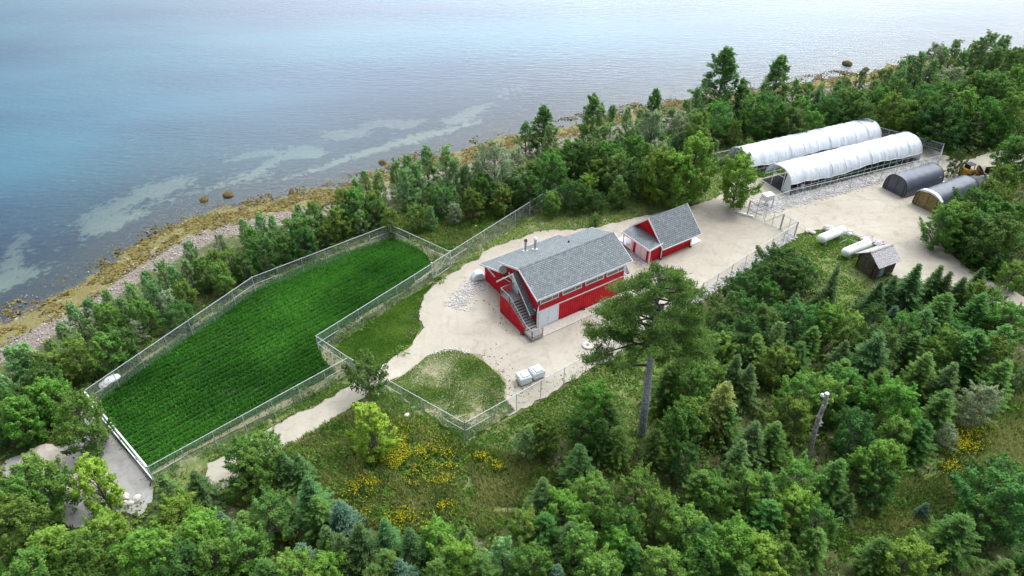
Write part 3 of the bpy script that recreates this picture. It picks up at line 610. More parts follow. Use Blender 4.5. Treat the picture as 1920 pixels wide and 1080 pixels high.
def shore_stones():
    rs = np.random.RandomState(75); n = 15000; k = rs.randint(0, len(_ss)-1, n)
    s = rs.uniform(_ss[0], _ss[-1], n); dd = rs.choice([0, 1], n, p=[.5, .5]); d = np.where(dd == 0, rs.normal(8.3, 1.8, n), rs.uniform(-5, 9, n))
    t = np.interp(s, _ss, _st)-d; pts = np.outer(s, E1)+np.outer(t, E2); dr = inland(pts[:, 0], pts[:, 1])
    a = (dr > 5.5) & (dr < 11); stones('beach_stones', pts[a], M['beachstone'], .05, .17, 76, 'pale stones along the top of the beach')
    a = (dr < 5.5) & (rs.rand(n) < .5); stones('weedy_stones', pts[a], M['shorestone'], .05, .2, 77, 'brown stones in the seaweed and shallow water')
shore_stones()
def seaweed():
    rs = np.random.RandomState(78); n = 34000; s = rs.uniform(_ss[0], _ss[-1], n); d = rs.uniform(-3.5, 6.5, n)
    t = np.interp(s, _ss, _st)-d; p = np.outer(s, E1)+np.outer(t, E2); dr = inland(p[:, 0], p[:, 1])
    k = (fbm(p[:, 0], p[:, 1], .45, 4) > np.where(dr < .5, .54, .45)) & (dr > -5); p = p[k]; n = len(p)
    c = np.column_stack([p, ground_z(p[:, 0], p[:, 1])+rs.uniform(.03, .12, n)])
    v, q = leaf_quads(c, rs.normal(0, .35, (n, 3))+[0, 0, 1], rs.uniform(.25, .6, n), .6, rs)
    tag(link('seaweed', np_mesh('seaweed', v, q, gmat('ochre_seaweed', (.095, .08, .018), (.25, .22, .062), .1), np.clip(fbm(p[:, 0], p[:, 1], .9, 3)+rs.normal(0, .2, n), 0, 1))), 'ochre seaweed lying along the waterline', kind='stuff')
seaweed()
def rock(name, loc, s, m, seed, label, cat='rock', group=None, flat=.7, wide=1.2):
    bm = bmesh.new(); bmesh.ops.create_icosphere(bm, subdivisions=3, radius=1); rs = np.random.RandomState(seed)
    v = np.array([x.co[:] for x in bm.verts]); k = 1+.55*(fbm(v[:, 0]*1.3+seed, v[:, 1]*1.3+v[:, 2]*.8, 1.0, 3)-.5)
    for i, x in enumerate(bm.verts): x.co = Vector((v[i, 0]*k[i]*wide, v[i, 1]*k[i], v[i, 2]*k[i]*flat))*s
    me = bpy.data.meshes.new(name); bm.to_mesh(me); bm.free(); me.materials.append(m)
    o = link(name, me); o.location = (loc[0], loc[1], loc[2]+s*flat*.45); o.rotation_euler = (0, 0, seed*1.3); return tag(o, label, cat, group)
for i, (u, v, s, lb) in enumerate([(1524, 437, .36, 'small grey boulder left of the two white gas tanks'), (1514, 434, .35, 'smallest boulder nearest the gate, left of the gas tanks'), (1553, 431, .6, 'long flat boulder behind the upper gas tank'),
      (1594, 437, .5, 'tan boulder at the right end of the upper gas tank'), (1622, 452, .6, 'tan boulder at the right end of the lower gas tank')]):
    rock('boulder', (*at(u, v)[:2], 0), s, M['boulder'], 80+i, lb, group='boulders round the gas tanks')
rock('boulder', (*at(209, 716)[:2], 0), .62, M['tank'], 90, 'large white boulder inside the far left corner of the field fence', flat=.8, wide=1.5)
rock('boulder', (*at(196, 722)[:2], 0), .5, M['stone'], 91, 'grey boulder beside the white one at the left field corner')
for i, (u, v, s, lb) in enumerate([(222, 938, .3, 'leftmost of the pale boulders below the field corner'), (236, 932, .33, 'second pale boulder from the left below the field corner'), (246, 944, .26, 'lowest of the pale boulders below the field corner'), (257, 936, .36, 'rightmost and largest pale boulder below the field corner'),
      (232, 945, .3, 'smallest boulder in the row below the field corner'), (200, 905, .3, 'boulder resting at the foot of the timber wall'), (202, 924, .33, 'small boulder below the timber wall')]):
    rock('boulder', (*at(u, v)[:2], 0), s, M['boulder'], 100+i, lb, group='pale boulders below the field')
for i, (u, v, s, lb) in enumerate([(1589, 120, .95, 'dark round rock standing in the water at upper right'), (1624, 130, .7, 'weedy rock at the waterline right of the round rock'), (383, 374, .7, 'weed covered rock in the shallows, left of a pair'), (428, 366, .8, 'weed covered rock in the shallows, right of a pair'), (490, 378, .45, 'small weedy rock just off the beach'), (717, 305, .7, 'lone weedy rock in the water above the young aspens')]):
    q = at(u, v, WL); rock('shore_rock', (q[0], q[1], WL-.15*s-.25), s, M['weedrock'], 120+i, lb, group='rocks in the shallows', flat=.8)

# ---------------------------------------------------------------- red building
def board_wall(mb, x0, x1, y, z0, ztop, out=-1, sp_=.30, axis='x', th=.05, skip=()):
    """battens standing proud of a wall running along x (axis='x', at y) or along y (axis='y', at x=y)"""
    n = int((x1-x0)/sp_)
    for i in range(n+1):
        c = x0+(i+.5)*(x1-x0)/(n+1); zt = ztop(c) if callable(ztop) else ztop; zb = z0(c) if callable(z0) else z0
        if any(a < c < b for a, b in skip) or zt-zb < .15: continue
        if axis == 'x': mb.box(c-.025, c+.025, y, y+out*th, zb, zt)
        else: mb.box(y, y+out*th, c-.025, c+.025, zb, zt)
def window(parent, x0, x1, z0, z1, y):
    m = MB(); f = .09; yo = y-.07
    m.box(x0-f, x1+f, yo, y-.001, z1, z1+f); m.box(x0-f, x1+f, yo-.03, y-.001, z0-f, z0); m.box(x0-f, x0, yo, y-.001, z0, z1); m.box(x1, x1+f, yo, y-.001, z0, z1)
    w = m.build('window', M['white'], parent); xm = x0+(x1-x0)*.66
    MB().box(x0, x1, y-.03, y-.002, z0, z1).build('pane', M['glass'], w)
    MB().box(xm-.03, xm+.03, y-.06, y-.03, z0, z1).build('mullion', M['white'], w)
def red_building():
    o = at(900+482/4.5, 420+887/4.5)
    B = empty('red_building', (o[0], o[1], .02), R(33.2), 'long red two storey building with grey shingle roof and outside stairs', 'building')
    Lu, Wd, An = 12.25, 7.1, 11.0
    m = MB(); m.prism([(0, 0), (0, 4.25), (3.3, 6.1), (Wd, 4.72), (Wd, 0)], 0, Lu, 'x')
    m.prism([(Wd+.001, 0), (Wd+.001, 3.55), (An, 2.15), (An, 0)], 0.0, 10.7, 'x')
    board_wall(m, .05, Lu-.05, 0, 2.48, 4.2, -1)
    board_wall(m, 2.95, Lu-.05, 0, .02, 2.32, -1)
    board_wall(m, 0, Wd, 0, .02, lambda w: (4.25+w*.56 if w < 3.3 else 6.1-(w-3.3)*.363)-.1, -1, axis='y', skip=((3.7, 5.0),))
    board_wall(m, Wd, An, 0, .02, lambda w: 3.5-(w-Wd)*.36, -1, axis='y')
    m.build('wall', M['red'], B)
    # main roof: two slopes with thickness
    def slab(pr, x0, x1): return MB().prism(pr, x0, x1, 'x')
    s1 = .54; s2 = .36; x0, x1 = -.32, 13.0; yr, zr = 3.3, 6.36; ye, yb = -.32, 7.38
    th = .14
    prof = [(ye, zr-(yr-ye)*s1), (yr, zr), (yb, zr-(yb-yr)*s2), (yb, zr-(yb-yr)*s2-th), (yr, zr-th-.03), (ye, zr-(yr-ye)*s1-th)]
    slab(prof, x0, x1).build('roof', M['shingle'], B)
    rc = MB(); rc.prism([(yr-.16, zr-.16*s1+.012), (yr, zr+.045), (yr+.16, zr-.16*s2+.012), (yr, zr+.01)], x0, x1, 'x'); rc.build('ridge_cap', M['shingle'], B)
    # annex roof, lower
    ya, za, ys_ = 11.35, 2.36, 6.9
    slab([(ys_, za+(ya-ys_)*s2), (ya, za), (ya, za-th), (ys_, za+(ya-ys_)*s2-th)], -.5, 11.05).build('annex_roof', M['shingle'], B)
    # white barge boards and eave fascia
    t = MB()
    for xx, e in ((x0, -1), (x1, 1)):
        for (a, b_, sl) in ((ye, yr, s1), (yr, yb, -s2)):
            za_, zb_ = zr-(yr-a)*s1 if a < yr else zr, zr if b_ == yr else zr-(b_-yr)*s2
            t.prism([(a, za_-.01), (b_, zb_-.01), (b_, zb_-.26), (a, za_-.26)], xx+e*.004, xx+e*.05, 'x')
    zfe = zr-(yr-ye)*s1
    t.box(x0, x1, ye-.03, ye-.003, zfe-.2, zfe-.01)
    t.prism([(ys_, za+(ya-ys_)*s2-.01), (ya, za-.01), (ya, za-.24), (ys_, za+(ya-ys_)*s2-.24)], -.55, -.503, 'x')
    t.box(-.55, 11.05, ya+.003, ya+.03, za-.2, za-.01)
    t.box(-.06, 12.3, -.055, -.002, 2.33, 2.46)
    t.box(-.09, .03, -.10, -.003, 0, 2.33); t.box(-.09, -.003, -.003, .2, 0, 2.4); t.box(-.06, .10, -.07, -.003, 2.48, 4.2); t.box(12.12, 12.31, -.07, -.003, 2.48, 4.2)
    t.box(-.07, -.003, An-.12, An+.03, 0, 2.1)
    t.box(-.055, -.002, .2, 3.0, 2.33, 2.46)
    t.build('trim', M['white'], B)
    for a, b_ in ((.36, 2.66), (3.35, 5.83), (6.5, 8.97), (9.55, 12.0)): window(B, a, b_, 3.44, 3.86, 0)
    # double doors on the ground floor
    d = MB(); d.box(.14, .24, -.07, -.002, 0, 2.14); d.box(2.68, 2.84, -.07, -.002, 0, 2.14); d.box(.14, 2.84, -.075, -.002, 2.142, 2.28)
    D = d.build('double_door', M['white'], B)
    for a, b_ in ((.25, 1.45), (1.47, 2.67)):
        lf = MB(); lf.box(a, b_, -.05, -.003, .04, 2.13); lf.box(a+.1, b_-.1, -.058, -.05, .2, 1.0); lf.box(a+.1, b_-.1, -.058, -.05, 1.15, 2.0); lf.build('door_leaf', M['door'], D)
    MB().box(1.36, 1.42, -.10, -.052, 1.0, 1.14).build('handle', M['galv'], D)
    # hood over the upper door: steep gable in front of the end wall
    hx0, hx1 = -.72, -.035; pk, pz = 3.85, 5.55; lo, hi = .32, 7.2
    h = MB(); h.prism([(lo, pz-(pk-lo)*.98), (pk, pz), (pk, pz-.16), (lo, pz-(pk-lo)*.98-.12)], hx0, hx1, 'x')
    h.prism([(pk+.002, pz), (hi, pz-(hi-pk)*.93), (hi, pz-(hi-pk)*.93-.12), (pk+.002, pz-.16)], hx0, hx1, 'x')
    H = h.build('hood_roof', M['shingle'], B)
    t = MB(); zl = pz-(pk-lo)*.98; zh = pz-(hi-pk)*.93
    t.prism([(lo, zl+.02), (pk, pz+.02), (pk, pz-.22), (lo, zl-.22)], hx0-.05, hx0-.004, 'x'); t.prism([(pk+.002, pz+.02), (hi, zh+.02), (hi, zh-.2), (pk+.002, pz-.22)], hx0-.05, hx0-.004, 'x')
    for k in range(3): w0 = pk-.5+.5*k; t.bar((hx0-.03, w0, pz-.75), (hx0-.03, w0+.22, pz-.75+.45), .05)
    t.bar((hx0-.03, pk-.72, pz-.80), (hx0-.03, pk+.75, pz-.80), .06, .09)
    t.bar((-.06, 5.3, 3.2), (hx0, 5.9, 3.75), .08); t.bar((-.06, 8.6, 1.9), (-.45, 9.7, 2.75), .10, .16)
    t.build('hood_trim', M['white'], H)
    d = MB(); d.box(-.07, -.002, 3.72, 3.80, 2.42, 4.5); d.box(-.07, -.002, 4.88, 4.96, 2.42, 4.5); d.box(-.075, -.002, 3.72, 4.96, 4.502, 4.6)
    D = d.build('upper_door', M['white'], B); MB().box(-.05, -.003, 3.81, 4.87, 2.42, 4.49).build('door_leaf', M['door'], D); MB().box(-.1, -.052, 3.9, 3.96, 3.35, 3.45).build('handle', M['black'], D)
    # stairs with a closed red side, landing and bottom platform
    S = MB(); zl = 2.40; w1, w0 = 2.9, -.1; n = 10; ux = -1.72
    S.box(ux, -.02, w1, 4.8, zl-.1, zl)
    for i in range(n):
        wa = w1-(i+1)*(w1-w0)/n; z_ = zl-(i+1)*(zl-.5)/(n+1); S.box(ux+.03, -.1, wa, wa+.33, z_-.05, z_)
    S.box(ux, -.32, -1.5, w0-.02, .42, .5)
    ST = S.build('staircase', M['greywood'], B)
    r = MB()
    for i in range(n): wa = w1-(i+1)*(w1-w0)/n; z_ = zl-(i+1)*(zl-.5)/(n+1); r.box(ux+.05, -.12, wa+.27, wa+.29, z_-.2, z_-.055)
    r.build('riser', M['oldwood'], ST)
    e = MB(); e.prism([(4.8, 0), (4.8, zl-.02), (w1, zl+.05), (w0, .95), (w0, 0)], ux-.07, ux-.004, 'x'); e.box(ux-.07, -.04, 4.802, 4.86, 0, zl-.02)
    board_wall(e, w0, 4.8, ux-.07, .02, lambda w: (zl-.04 if w > w1 else .95+(w-w0)*(zl+.05-.95)/(w1-w0)-.04), -1, axis='y')
    e.build('stair_wall', M['red'], ST)
    r = MB(); rh = 1.0
    def rail(p0, p1, n_, r=r):
        p0 = Vector(p0); p1 = Vector(p1); r.bar(p0+Vector((0, 0, rh)), p1+Vector((0, 0, rh)), .09, .07); r.bar(p0+Vector((0, 0, .12)), p1+Vector((0, 0, .12)), .05, .06)
        for i in range(n_+1):
            q = p0.lerp(p1, i/n_); r.bar(q, q+Vector((0, 0, rh)), .10 if i in (0, n_) else .022)
    rail((ux, 4.75, zl), (ux, w1, zl), 12); rail((ux, w1, zl), (ux, w0, .62), 16); rail((-.1, 4.75, zl), (ux, 4.75, zl), 10)
    rail((ux, w0, .5), (ux, -1.5, .5), 9); rail((ux, -1.5, .5), (-.34, -1.5, .5), 9)
    r.box(ux-.04, -.3, -1.56, -1.505, .28, .5); r.box(ux-.05, ux-.004, -1.5, w0, .28, .5); r.box(ux-.04, -.3, -1.56, -1.505, 0.02, .16)
    r.build('railing', M['greywood'], ST)
    # roof pipes
    zroof = lambda w: zr-(w-yr)*s2
    for (u_, w_, hh, capm) in ((5.0, 6.6, 1.75, 'rust'), (6.0, 5.6, 1.8, 'white')):
        # the pair of flues that stand on the back slope
        pass
    def flue(px, py, hh, cm):
        # foot pixel on the back slope plane
        zz = 5.2
        for _ in range(12):
            q = at(900+px/4.5, 420+py/4.5, zz+.02)-np.array([o[0], o[1], 0]); w_ = q[0]*-math.sin(R(33.2))+q[1]*math.cos(R(33.2)); u_ = q[0]*math.cos(R(33.2))+q[1]*math.sin(R(33.2))
            zz = zroof(w_) if w_ < yb else za+(ya-w_)*s2
        f = MB(); f.tube([(u_, w_, zz-.1), (u_, w_, zz+hh)], .16, 10); F = f.build('flue_pipe', M['galv'], B)
        f = MB(); f.box(u_-.3, u_+.3, w_-.3, w_+.3, zz-.05, zz+.05); f.tube([(u_, w_, zz), (u_, w_, zz+.2)], [.3, .17], 10); f.build('flashing', M['white'], F)
        f = MB(); f.tube([(u_, w_, zz+hh), (u_, w_, zz+hh+.12), (u_, w_, zz+hh+.3)], [.2, .22, .12], 10); f.build('cap', M[cm], F)
    flue(385, 230, 1.45, 'rust'); flue(466, 215, 1.35, 'white')
    zz = zroof(5.3); v_ = MB(); v_.tube([(8.0, 5.3, zz-.05), (8.0, 5.3, zz+.25)], [.14, .07], 8); v_.build('roof_vent', M['black'], B)
    # dish on a mast in front of the end wall
    d = MB(); d.tube([(-.45, 6.25, 3.0), (-.45, 6.25, 4.55)], .04, 6); d.bar((-.45, 6.25, 4.4), (-.85, 6.0, 4.5), .04); d.bar((-.03, 6.25, 3.6), (-.45, 6.25, 3.6), .05); d.bar((-.03, 6.25, 3.1), (-.45, 6.25, 3.1), .05); DM = d.build('dish_mast', M['black'], B)
    d = MB(); c = Vector((-.55, 6.1, 4.6)); nn = Vector((-.6, -.7, .35)).normalized(); a = nn.cross(Vector((0, 0, 1))).normalized(); b2 = nn.cross(a); rings = [(0, 0), (.18, .015), (.34, .06), (.45, .11)]
    vs = [c-nn*.1]; fs = []
    for rr, dd in rings[1:]:
        for k in range(16): tt = k*math.pi/8; vs.append(c+nn*(dd-.1)+(a*math.cos(tt)+b2*math.sin(tt))*rr)
    for k in range(16): fs.append((0, 1+k, 1+(k+1) % 16))
    for q in range(2):
        for k in range(16): fs.append((1+q*16+k, 1+(q+1)*16+k, 1+(q+1)*16+(k+1) % 16, 1+q*16+(k+1) % 16))
    d.add(vs, fs); d.build('satellite_dish', M['greywood'], DM)
    # black downpipes, their feet and the lower hood at the far end
    for (x_, y_) in ((-.02, -.16),):
        d = MB(); d.bar((x_-.14, y_+.25, .1), (x_-.14, y_+.25, 2.3), .09); d.bar((x_-.14, y_+.25, 2.3), (x_-.05, ye+.05, zfe-.4), .09); d.build('downpipe', M['black'], B)
    for (x_, y_) in ((6.2, -.2), (-1.95, .05)):
        d = MB(); d.tube([(x_, y_, .12), (x_+.25, y_-.1, .1)], .1, 8); d.bar((x_-.15, y_, .1), (x_-.15, y_+.1, .4), .08); d.build('drain_outlet', M['black'], B)
    h = MB(); h.prism([(.2, 2.35), (3.3, 5.2), (6.4, 2.35), (6.4, 2.2), (3.3, 5.05), (.2, 2.2)], Lu+.04, Lu+1.0, 'x'); h.build('far_hood_roof', M['shingle'], B)
    fl = MB(); fl.tube([(12.0, -.16, 2.85), (12.15, -.45, 2.8)], [.05, .14], 8); fl.build('flood_lamp', M['white'], B)
    return o
BO = red_building()
def local(o, ang, u, w, z=0):
    a = R(ang); return (o[0]+u*math.cos(a)-w*math.sin(a), o[1]+u*math.sin(a)+w*math.cos(a), z)
sl = MB(); sl.box(-.2, 12.6, -1.45, -.16, .0, .10); so_ = sl.build('concrete_walk', M['concrete']); so_.location = (BO[0], BO[1], .01); so_.rotation_euler = (0, 0, R(33.2)); tag(so_, kind='structure')

# ---------------------------------------------------------------- red shed
def red_shed():
    o = at(1150+755/8.31, 370+940/8.31)
    B = empty('red_shed', (o[0], o[1], .02), R(33.2), 'small red shed with steep grey roof, front porch and white steps', 'shed')
    x0, x1 = -.65, 5.95; yr, zr = 2.57, 4.75; s = .92; ye, yb = -.6, 5.72
    zz = lambda w: zr-abs(w-yr)*s
    m = MB(); m.prism([(0, 0), (0, zz(0)-.16), (yr, zr-.17), (5.12, zz(5.12)-.16), (5.12, 0)], -.3, 5.0, 'x')
    board_wall(m, -.2, 4.95, 0, .02, 2.2, -1, .26); board_wall(m, 0.1, 5.0, -.3, 2.2, lambda w: zz(w)-.3, -1, .26, axis='y')
    m.box(-2.25, -.31, 0.05, 3.1, 0, 2.05); board_wall(m, -2.2, -.35, .05, .02, 2.0, -1, .26); board_wall(m, .15, .55, -2.25, .02, 2.0, -1, .2, axis='y'); board_wall(m, 2.55, 3.0, -2.25, .02, 2.0, -1, .2, axis='y')
    m.build('wall', M['red'], B)
    MB().prism([(ye, zz(ye)), (yr, zr), (yb, zz(yb)), (yb, zz(yb)-.15), (yr, zr-.17), (ye, zz(ye)-.15)], x0, x1, 'x').build('roof', M['shingle'], B)
    MB().prism([(-2.55, 2.12), (-.36, 2.42), (-.36, 2.30), (-2.55, 2.0)], -.15, 5.0, 'y').build('porch_roof', M['shingle'], B)
    t = MB()
    for xx, e in ((x0, -1), (x1, 1)):
        for a, b_ in ((ye, yr), (yr, yb)):
            t.prism([(a, zz(a)+.02), (b_, zz(b_)+.02), (b_, zz(b_)-.24), (a, zz(a)-.24)], xx+e*.004, xx+e*.05, 'x')
    t.box(x0, x1, ye-.04, ye-.004, zz(ye)-.18, zz(ye)-.01)
    t.box(-2.6, -2.553, -.16, 5.01, 1.9, 2.13); t.prism([(-2.55, 1.9), (-2.55, 2.13), (-.36, 2.43), (-.36, 2.2)], -.2, -.153, 'y')
    t.box(-2.31, -2.12, -.02, .045, 0, 2.0); t.box(-2.31, -2.253, -.02, .12, 0, 2.0); t.box(-.36, -.2, -.07, -.004, 0, 2.1); t.box(4.85, 5.04, -.07, -.003, 0, 2.2); t.box(-2.32, -2.253, 2.98, 3.15, 0, 2.0)
    t.build('trim', M['white'], B)
    d = MB(); d.box(-2.31, -2.253, .55, 2.5, .02, 1.98); D = d.build('double_door', M['door'], B)
    MB().box(-2.33, -2.312, 1.5, 1.53, .04, 1.96).build('door_gap', M['galv'], D); MB().box(-2.36, -2.332, 1.42, 1.6, 1.0, 1.06).build('handle', M['galv'], D)
    MB().bar((-2.4, 4.75, 0), (-2.4, 4.75, 2.02), .11).build('porch_post', M['white'], B); MB().bar((-2.4, 3.2, 0), (-2.4, 3.2, 2.0), .09).build('porch_post', M['white'], B)
    p = MB(); p.box(-2.4, -.31, 3.16, 5.0, .3, .4); p.box(-2.42, -2.38, 3.25, 4.1, .3, .95); p.build('porch_deck', M['white'], B)
    for i in range(4):
        st = MB(); st.box(-2.2, -.9, 5.02+i*.34, 5.36+i*.34, .0+.42-(i+1)*.1, .47-(i+1)*.1+.02); st.build('step', M['white'], B)
    sd_ = MB(); sd_.box(-2.26, -2.205, 5.02, 6.4, .0, .42); sd_.build('step_side', M['white'], B)
    for (x_, y_) in ((4.6, -.2), (-.55, -.15)):
        d = MB(); d.bar((x_, y_, .05), (x_, y_, .5 if x_ > 0 else 1.9), .09); d.tube([(x_, y_, .1), (x_+.2, y_-.15, .08)], .09, 8); d.build('downpipe', M['black'], B)
    s_ = MB(); s_.box(5.15, 6.9, -.05, 1.3, .0, .12); q = s_.build('door_slab', M['white'], B)
red_shed()

# ---------------------------------------------------------------- plastic tunnels
def tunnel(o, ang, label, Ln=26.3, Wd=5.4, Ht=3.4, seed=0):
    B = empty('plastic_tunnel', (o[0], o[1], .02), R(ang), label, 'greenhouse', 'plastic covered growing tunnels')
    rs = np.random.RandomState(seed)
    def arc(t):      # t 0..1 from the near foot over the top to the far foot
        a = math.pi*t; c = math.cos(a); return Wd/2-Wd/2*np.sign(c)*abs(c)**.8, Ht*math.sin(a)**.78
    nb = 21; hoops = MB()
    for i in range(nb):
        x = Ln*i/(nb-1); hoops.tube([(x, *arc(t)) for t in np.linspace(0, 1, 22)], .035, 5)
    hoops.bar((0, Wd/2, Ht-.06), (Ln, Wd/2, Ht-.06), .05)
    for yy in (0.03, Wd-.03): hoops.bar((0, yy, 1.0), (Ln, yy, 1.0), .05)
    for x in np.linspace(0.1, Ln-.1, nb): pass
    hoops.build('frame', M['galv'], B)
    # film: sags between the hoops, its rolled edge waves
    nx, na = 240, 40; v = []; sag = .035
    for i in range(nx+1):
        x = -.12+(Ln+.24)*i/nx; ph = (x/Ln*(nb-1)) % 1; k = math.sin(math.pi*ph); lowt = .115+.02*math.sin(x*.42+seed)+.005*math.sin(x*2.1+seed*2)
        hit = .09+.015*math.sin(x*.8)
        for j in range(na+1):
            t = lowt+(1-hit-lowt)*j/na; y, z = arc(t); cy, cz = Wd/2, Ht*.2
            dy, dz = y-cy, z-cz; L_ = math.hypot(dy, dz)+1e-6
            of = .05-sag*k*(.6+.6*float(vnoise(x*.5+seed*9, t*3, 1)))+.09*(float(fbm(x*1.3+seed*5, t*9+x*.5, 1.0, 3))-.5)
            v.append((x, y+dy/L_*of, z+dz/L_*of))
    v = np.array(v); i, j = np.meshgrid(np.arange(nx), np.arange(na), indexing='ij'); q = np.stack([i*(na+1)+j, (i+1)*(na+1)+j, (i+1)*(na+1)+j+1, i*(na+1)+j+1], -1).reshape(-1, 4)
    me = np_mesh('cover', v, q, M['film']); me.polygons.foreach_set('use_smooth', [True]*len(me.polygons)); c = link('cover', me, B)
    sm = c.modifiers.new('thickness', 'SOLIDIFY'); sm.thickness = .02
    tp = MB()
    for i in range(0, nb, 2):
        x = Ln*(i)/(nb-1); tp.tube([(x, Wd/2+(arc(t)[0]-Wd/2)*1.035, arc(t)[1]*1.03+.02) for t in np.linspace(.13, .9, 20)], .02 if i % 3 else .035, 4)
    tp.build('strap', M['galv'], B)
    rl = MB(); rl.tube([(x, arc(.115+.02*math.sin(x*.42+seed)+.005*math.sin(x*2.1+seed*2))[0]-.05, arc(.115+.02*math.sin(x*.42+seed)+.005*math.sin(x*2.1+seed*2))[1]) for x in np.linspace(-.1, Ln+.1, 60)], .07, 6); rl.build('rolled_edge', M['film'], B)
    # partly closed ends: framing and a film flap
    for x, e in ((0, -1), (Ln, 1)):
        f = MB()
        for yy in (Wd*.3, Wd*.7): f.bar((x, yy, 0), (x, yy, arc(math.acos(1-2*yy/Wd)/math.pi)[1]-.05), .07)
        f.bar((x, Wd*.3, 2.1), (x, Wd*.7, 2.1), .07); f.build('end_frame', M['white'], B)
        g = MB(); pts = [(0.05, 0)]+[arc(t) for t in np.linspace(.04, .33, 8)]+[(Wd*.28, 0)]
        g.prism([(float(a), float(b)) for a, b in pts], x+e*.05, x+e*.08, 'x'); g.build('end_flap', M['film'], B)
    return B
t2 = at(1479, 367); tunnel(t2, 24.6, 'nearer of the two long white plastic tunnels, beside the gravel', seed=1)
tunnel(np.array([35.75, 93.5, 0]), 23.9, 'farther of the two long white plastic tunnels, behind the other one', seed=2)
def tunnel_crops():
    rs = np.random.RandomState(141)
    for o, ang, lb in ((t2, 24.6, 'bushy green plants growing in the nearer tunnel'), (np.array([35.75, 93.5, 0]), 23.9, 'bushy green plants growing in the farther tunnel')):
        P = []
        for w in (1.0, 2.2, 3.4, 4.5):
            u = np.arange(6.5 if ang > 24.2 else 1.0, 25.5, .28); P += [local(o, ang, a+rs.uniform(-.1, .1), w+rs.uniform(-.15, .15))[:2] for a in u]
        P = np.array(P); mound_cover('tunnel_plants', P, M['leaf_bright'], 142, 34, (.3, .5), (.7, 1.0), .2, lb)
    P = np.array([local(t2, 24.6, a, b)[:2] for a, b in zip(rs.uniform(0, 26, 500), rs.uniform(6.0, 6.9, 500))]); mound_cover('aisle_plants', P, M['leaf_bright'], 143, 34, (.3, .5), (.4, .8), .2, 'green plants in the strip between the two tunnels')
tunnel_crops()
sheet('tunnel_floor', np.array([local(t2, 24.6, a, b)[:2] for a, b in ((-.2, -.1), (26.6, -.1), (26.6, 5.5), (-.2, 5.5))]), mat('dark_ground_cloth', (.05, .05, .055), .8), .03, 0)

# ---------------------------------------------------------------- storage tents
def tent(o, ang, Ln, Wd, Ht, front, label, skirt=False):
    B = empty('storage_tent', (o[0], o[1], .02), R(ang), label, 'tent', 'round topped storage tents')
    def arc(t, g=0.0):
        a = math.pi*t; c = math.cos(a); return Wd/2-(Wd/2+g)*np.sign(c)*abs(c)**.72, (Ht+g)*math.sin(a)**.72
    nx, na = 40, 30; v = []
    for i in range(nx+1):
        x = Ln*i/nx; k = math.sin(math.pi*((x/Ln*5) % 1))
        for j in range(na+1): y, z = arc(j/na); v.append((x, y, z-.03*k*math.sin(math.pi*j/na)+.02*float(vnoise(x*2, j*.4, 1))))
    v = np.array(v); i, j = np.meshgrid(np.arange(nx), np.arange(na), indexing='ij'); q = np.stack([i*(na+1)+j, (i+1)*(na+1)+j, (i+1)*(na+1)+j+1, i*(na+1)+j+1], -1).reshape(-1, 4)
    me = np_mesh('cover', v, q, M['tentgrey']); me.polygons.foreach_set('use_smooth', [True]*len(me.polygons)); c = link('cover', me, B); sm = c.modifiers.new('thickness', 'SOLIDIFY'); sm.thickness = .03
    pts = [tuple(map(float, arc(t, -.02))) for t in np.linspace(0, 1, 24)]
    g = MB(); g.prism(pts, Ln-.03, Ln+.01, 'x'); g.build('rear_panel', M['tentgrey'], B)
    g = MB(); g.prism(pts, .12, .16, 'x'); F = g.build('front_panel', M[front], B)
    e = MB()
    for y in (Wd*.12, Wd*.88): e.bar((.09, y, 0), (.09, y+(.1 if y < 1 else -.1), Ht*.72), .05)
    e.bar((.105, Wd/2, 0), (.105, Wd/2, Ht-.05), .03); e.build('zip_seam', M['black'], F)
    MB().tube([(.02, *arc(t, .02)) for t in np.linspace(0, 1, 24)], .05, 6).build('edge_hoop', M['black'], B); MB().tube([(Ln, *arc(t, .01)) for t in np.linspace(0, 1, 24)], .03, 6).build('edge_hoop', M['black'], B)
    for y in (.0, Wd): f = MB(); f.box(-.1, .15, y-.12, y+.12, 0, .12); f.build('foot_plate', M['white'], B)
    lg = MB(); x_ = Ln-.7; y, z = arc(.17); lg.prism([(x_-.2, 1.55), (x_+.2, 1.55), (x_, 1.72)], float(arc(.2)[0])-.12, float(arc(.2)[0])-.02, 'y'); lg.build('maker_badge', M['white'], B)
    return B
T1 = np.array([56.21, 87.02, 0]); T2 = np.array([58.6, 82.45, 0])
tent(T1, 27, 8.0, 3.7, 2.75, 'tentgrey', 'round topped dark grey storage tent with closed grey front'); TB = tent(T2, 29.5, 9.0, 3.75, 2.75, 'tan', 'round topped grey storage tent with a tan front sheet')
w = MB(); w.prism([(-.02, 2.0), (.5, 2.5), (1.0, 2.72), (1.875, 2.84), (2.9, 2.72), (3.3, 2.45), (3.7, 2.0), (3.3, 2.3), (1.875, 2.6), (.6, 2.4)], -.06, .5, 'x'); w.build('white_flap', M['wrap'], TB)
lp = MB(); lp.prism([(0, 0), (3.2, 0), (3.0, .05), (.2, .05)], 0, 1.6, 'x'); q_ = lp.build('white_tarpaulin', M['wrap']); q_.location = (*local(T1, 27, 8.2, .2)[:2], .03); q_.rotation_euler = (0, 0, R(27)); tag(q_, 'flat white tarpaulin lying behind the grey front tent', 'tarpaulin')
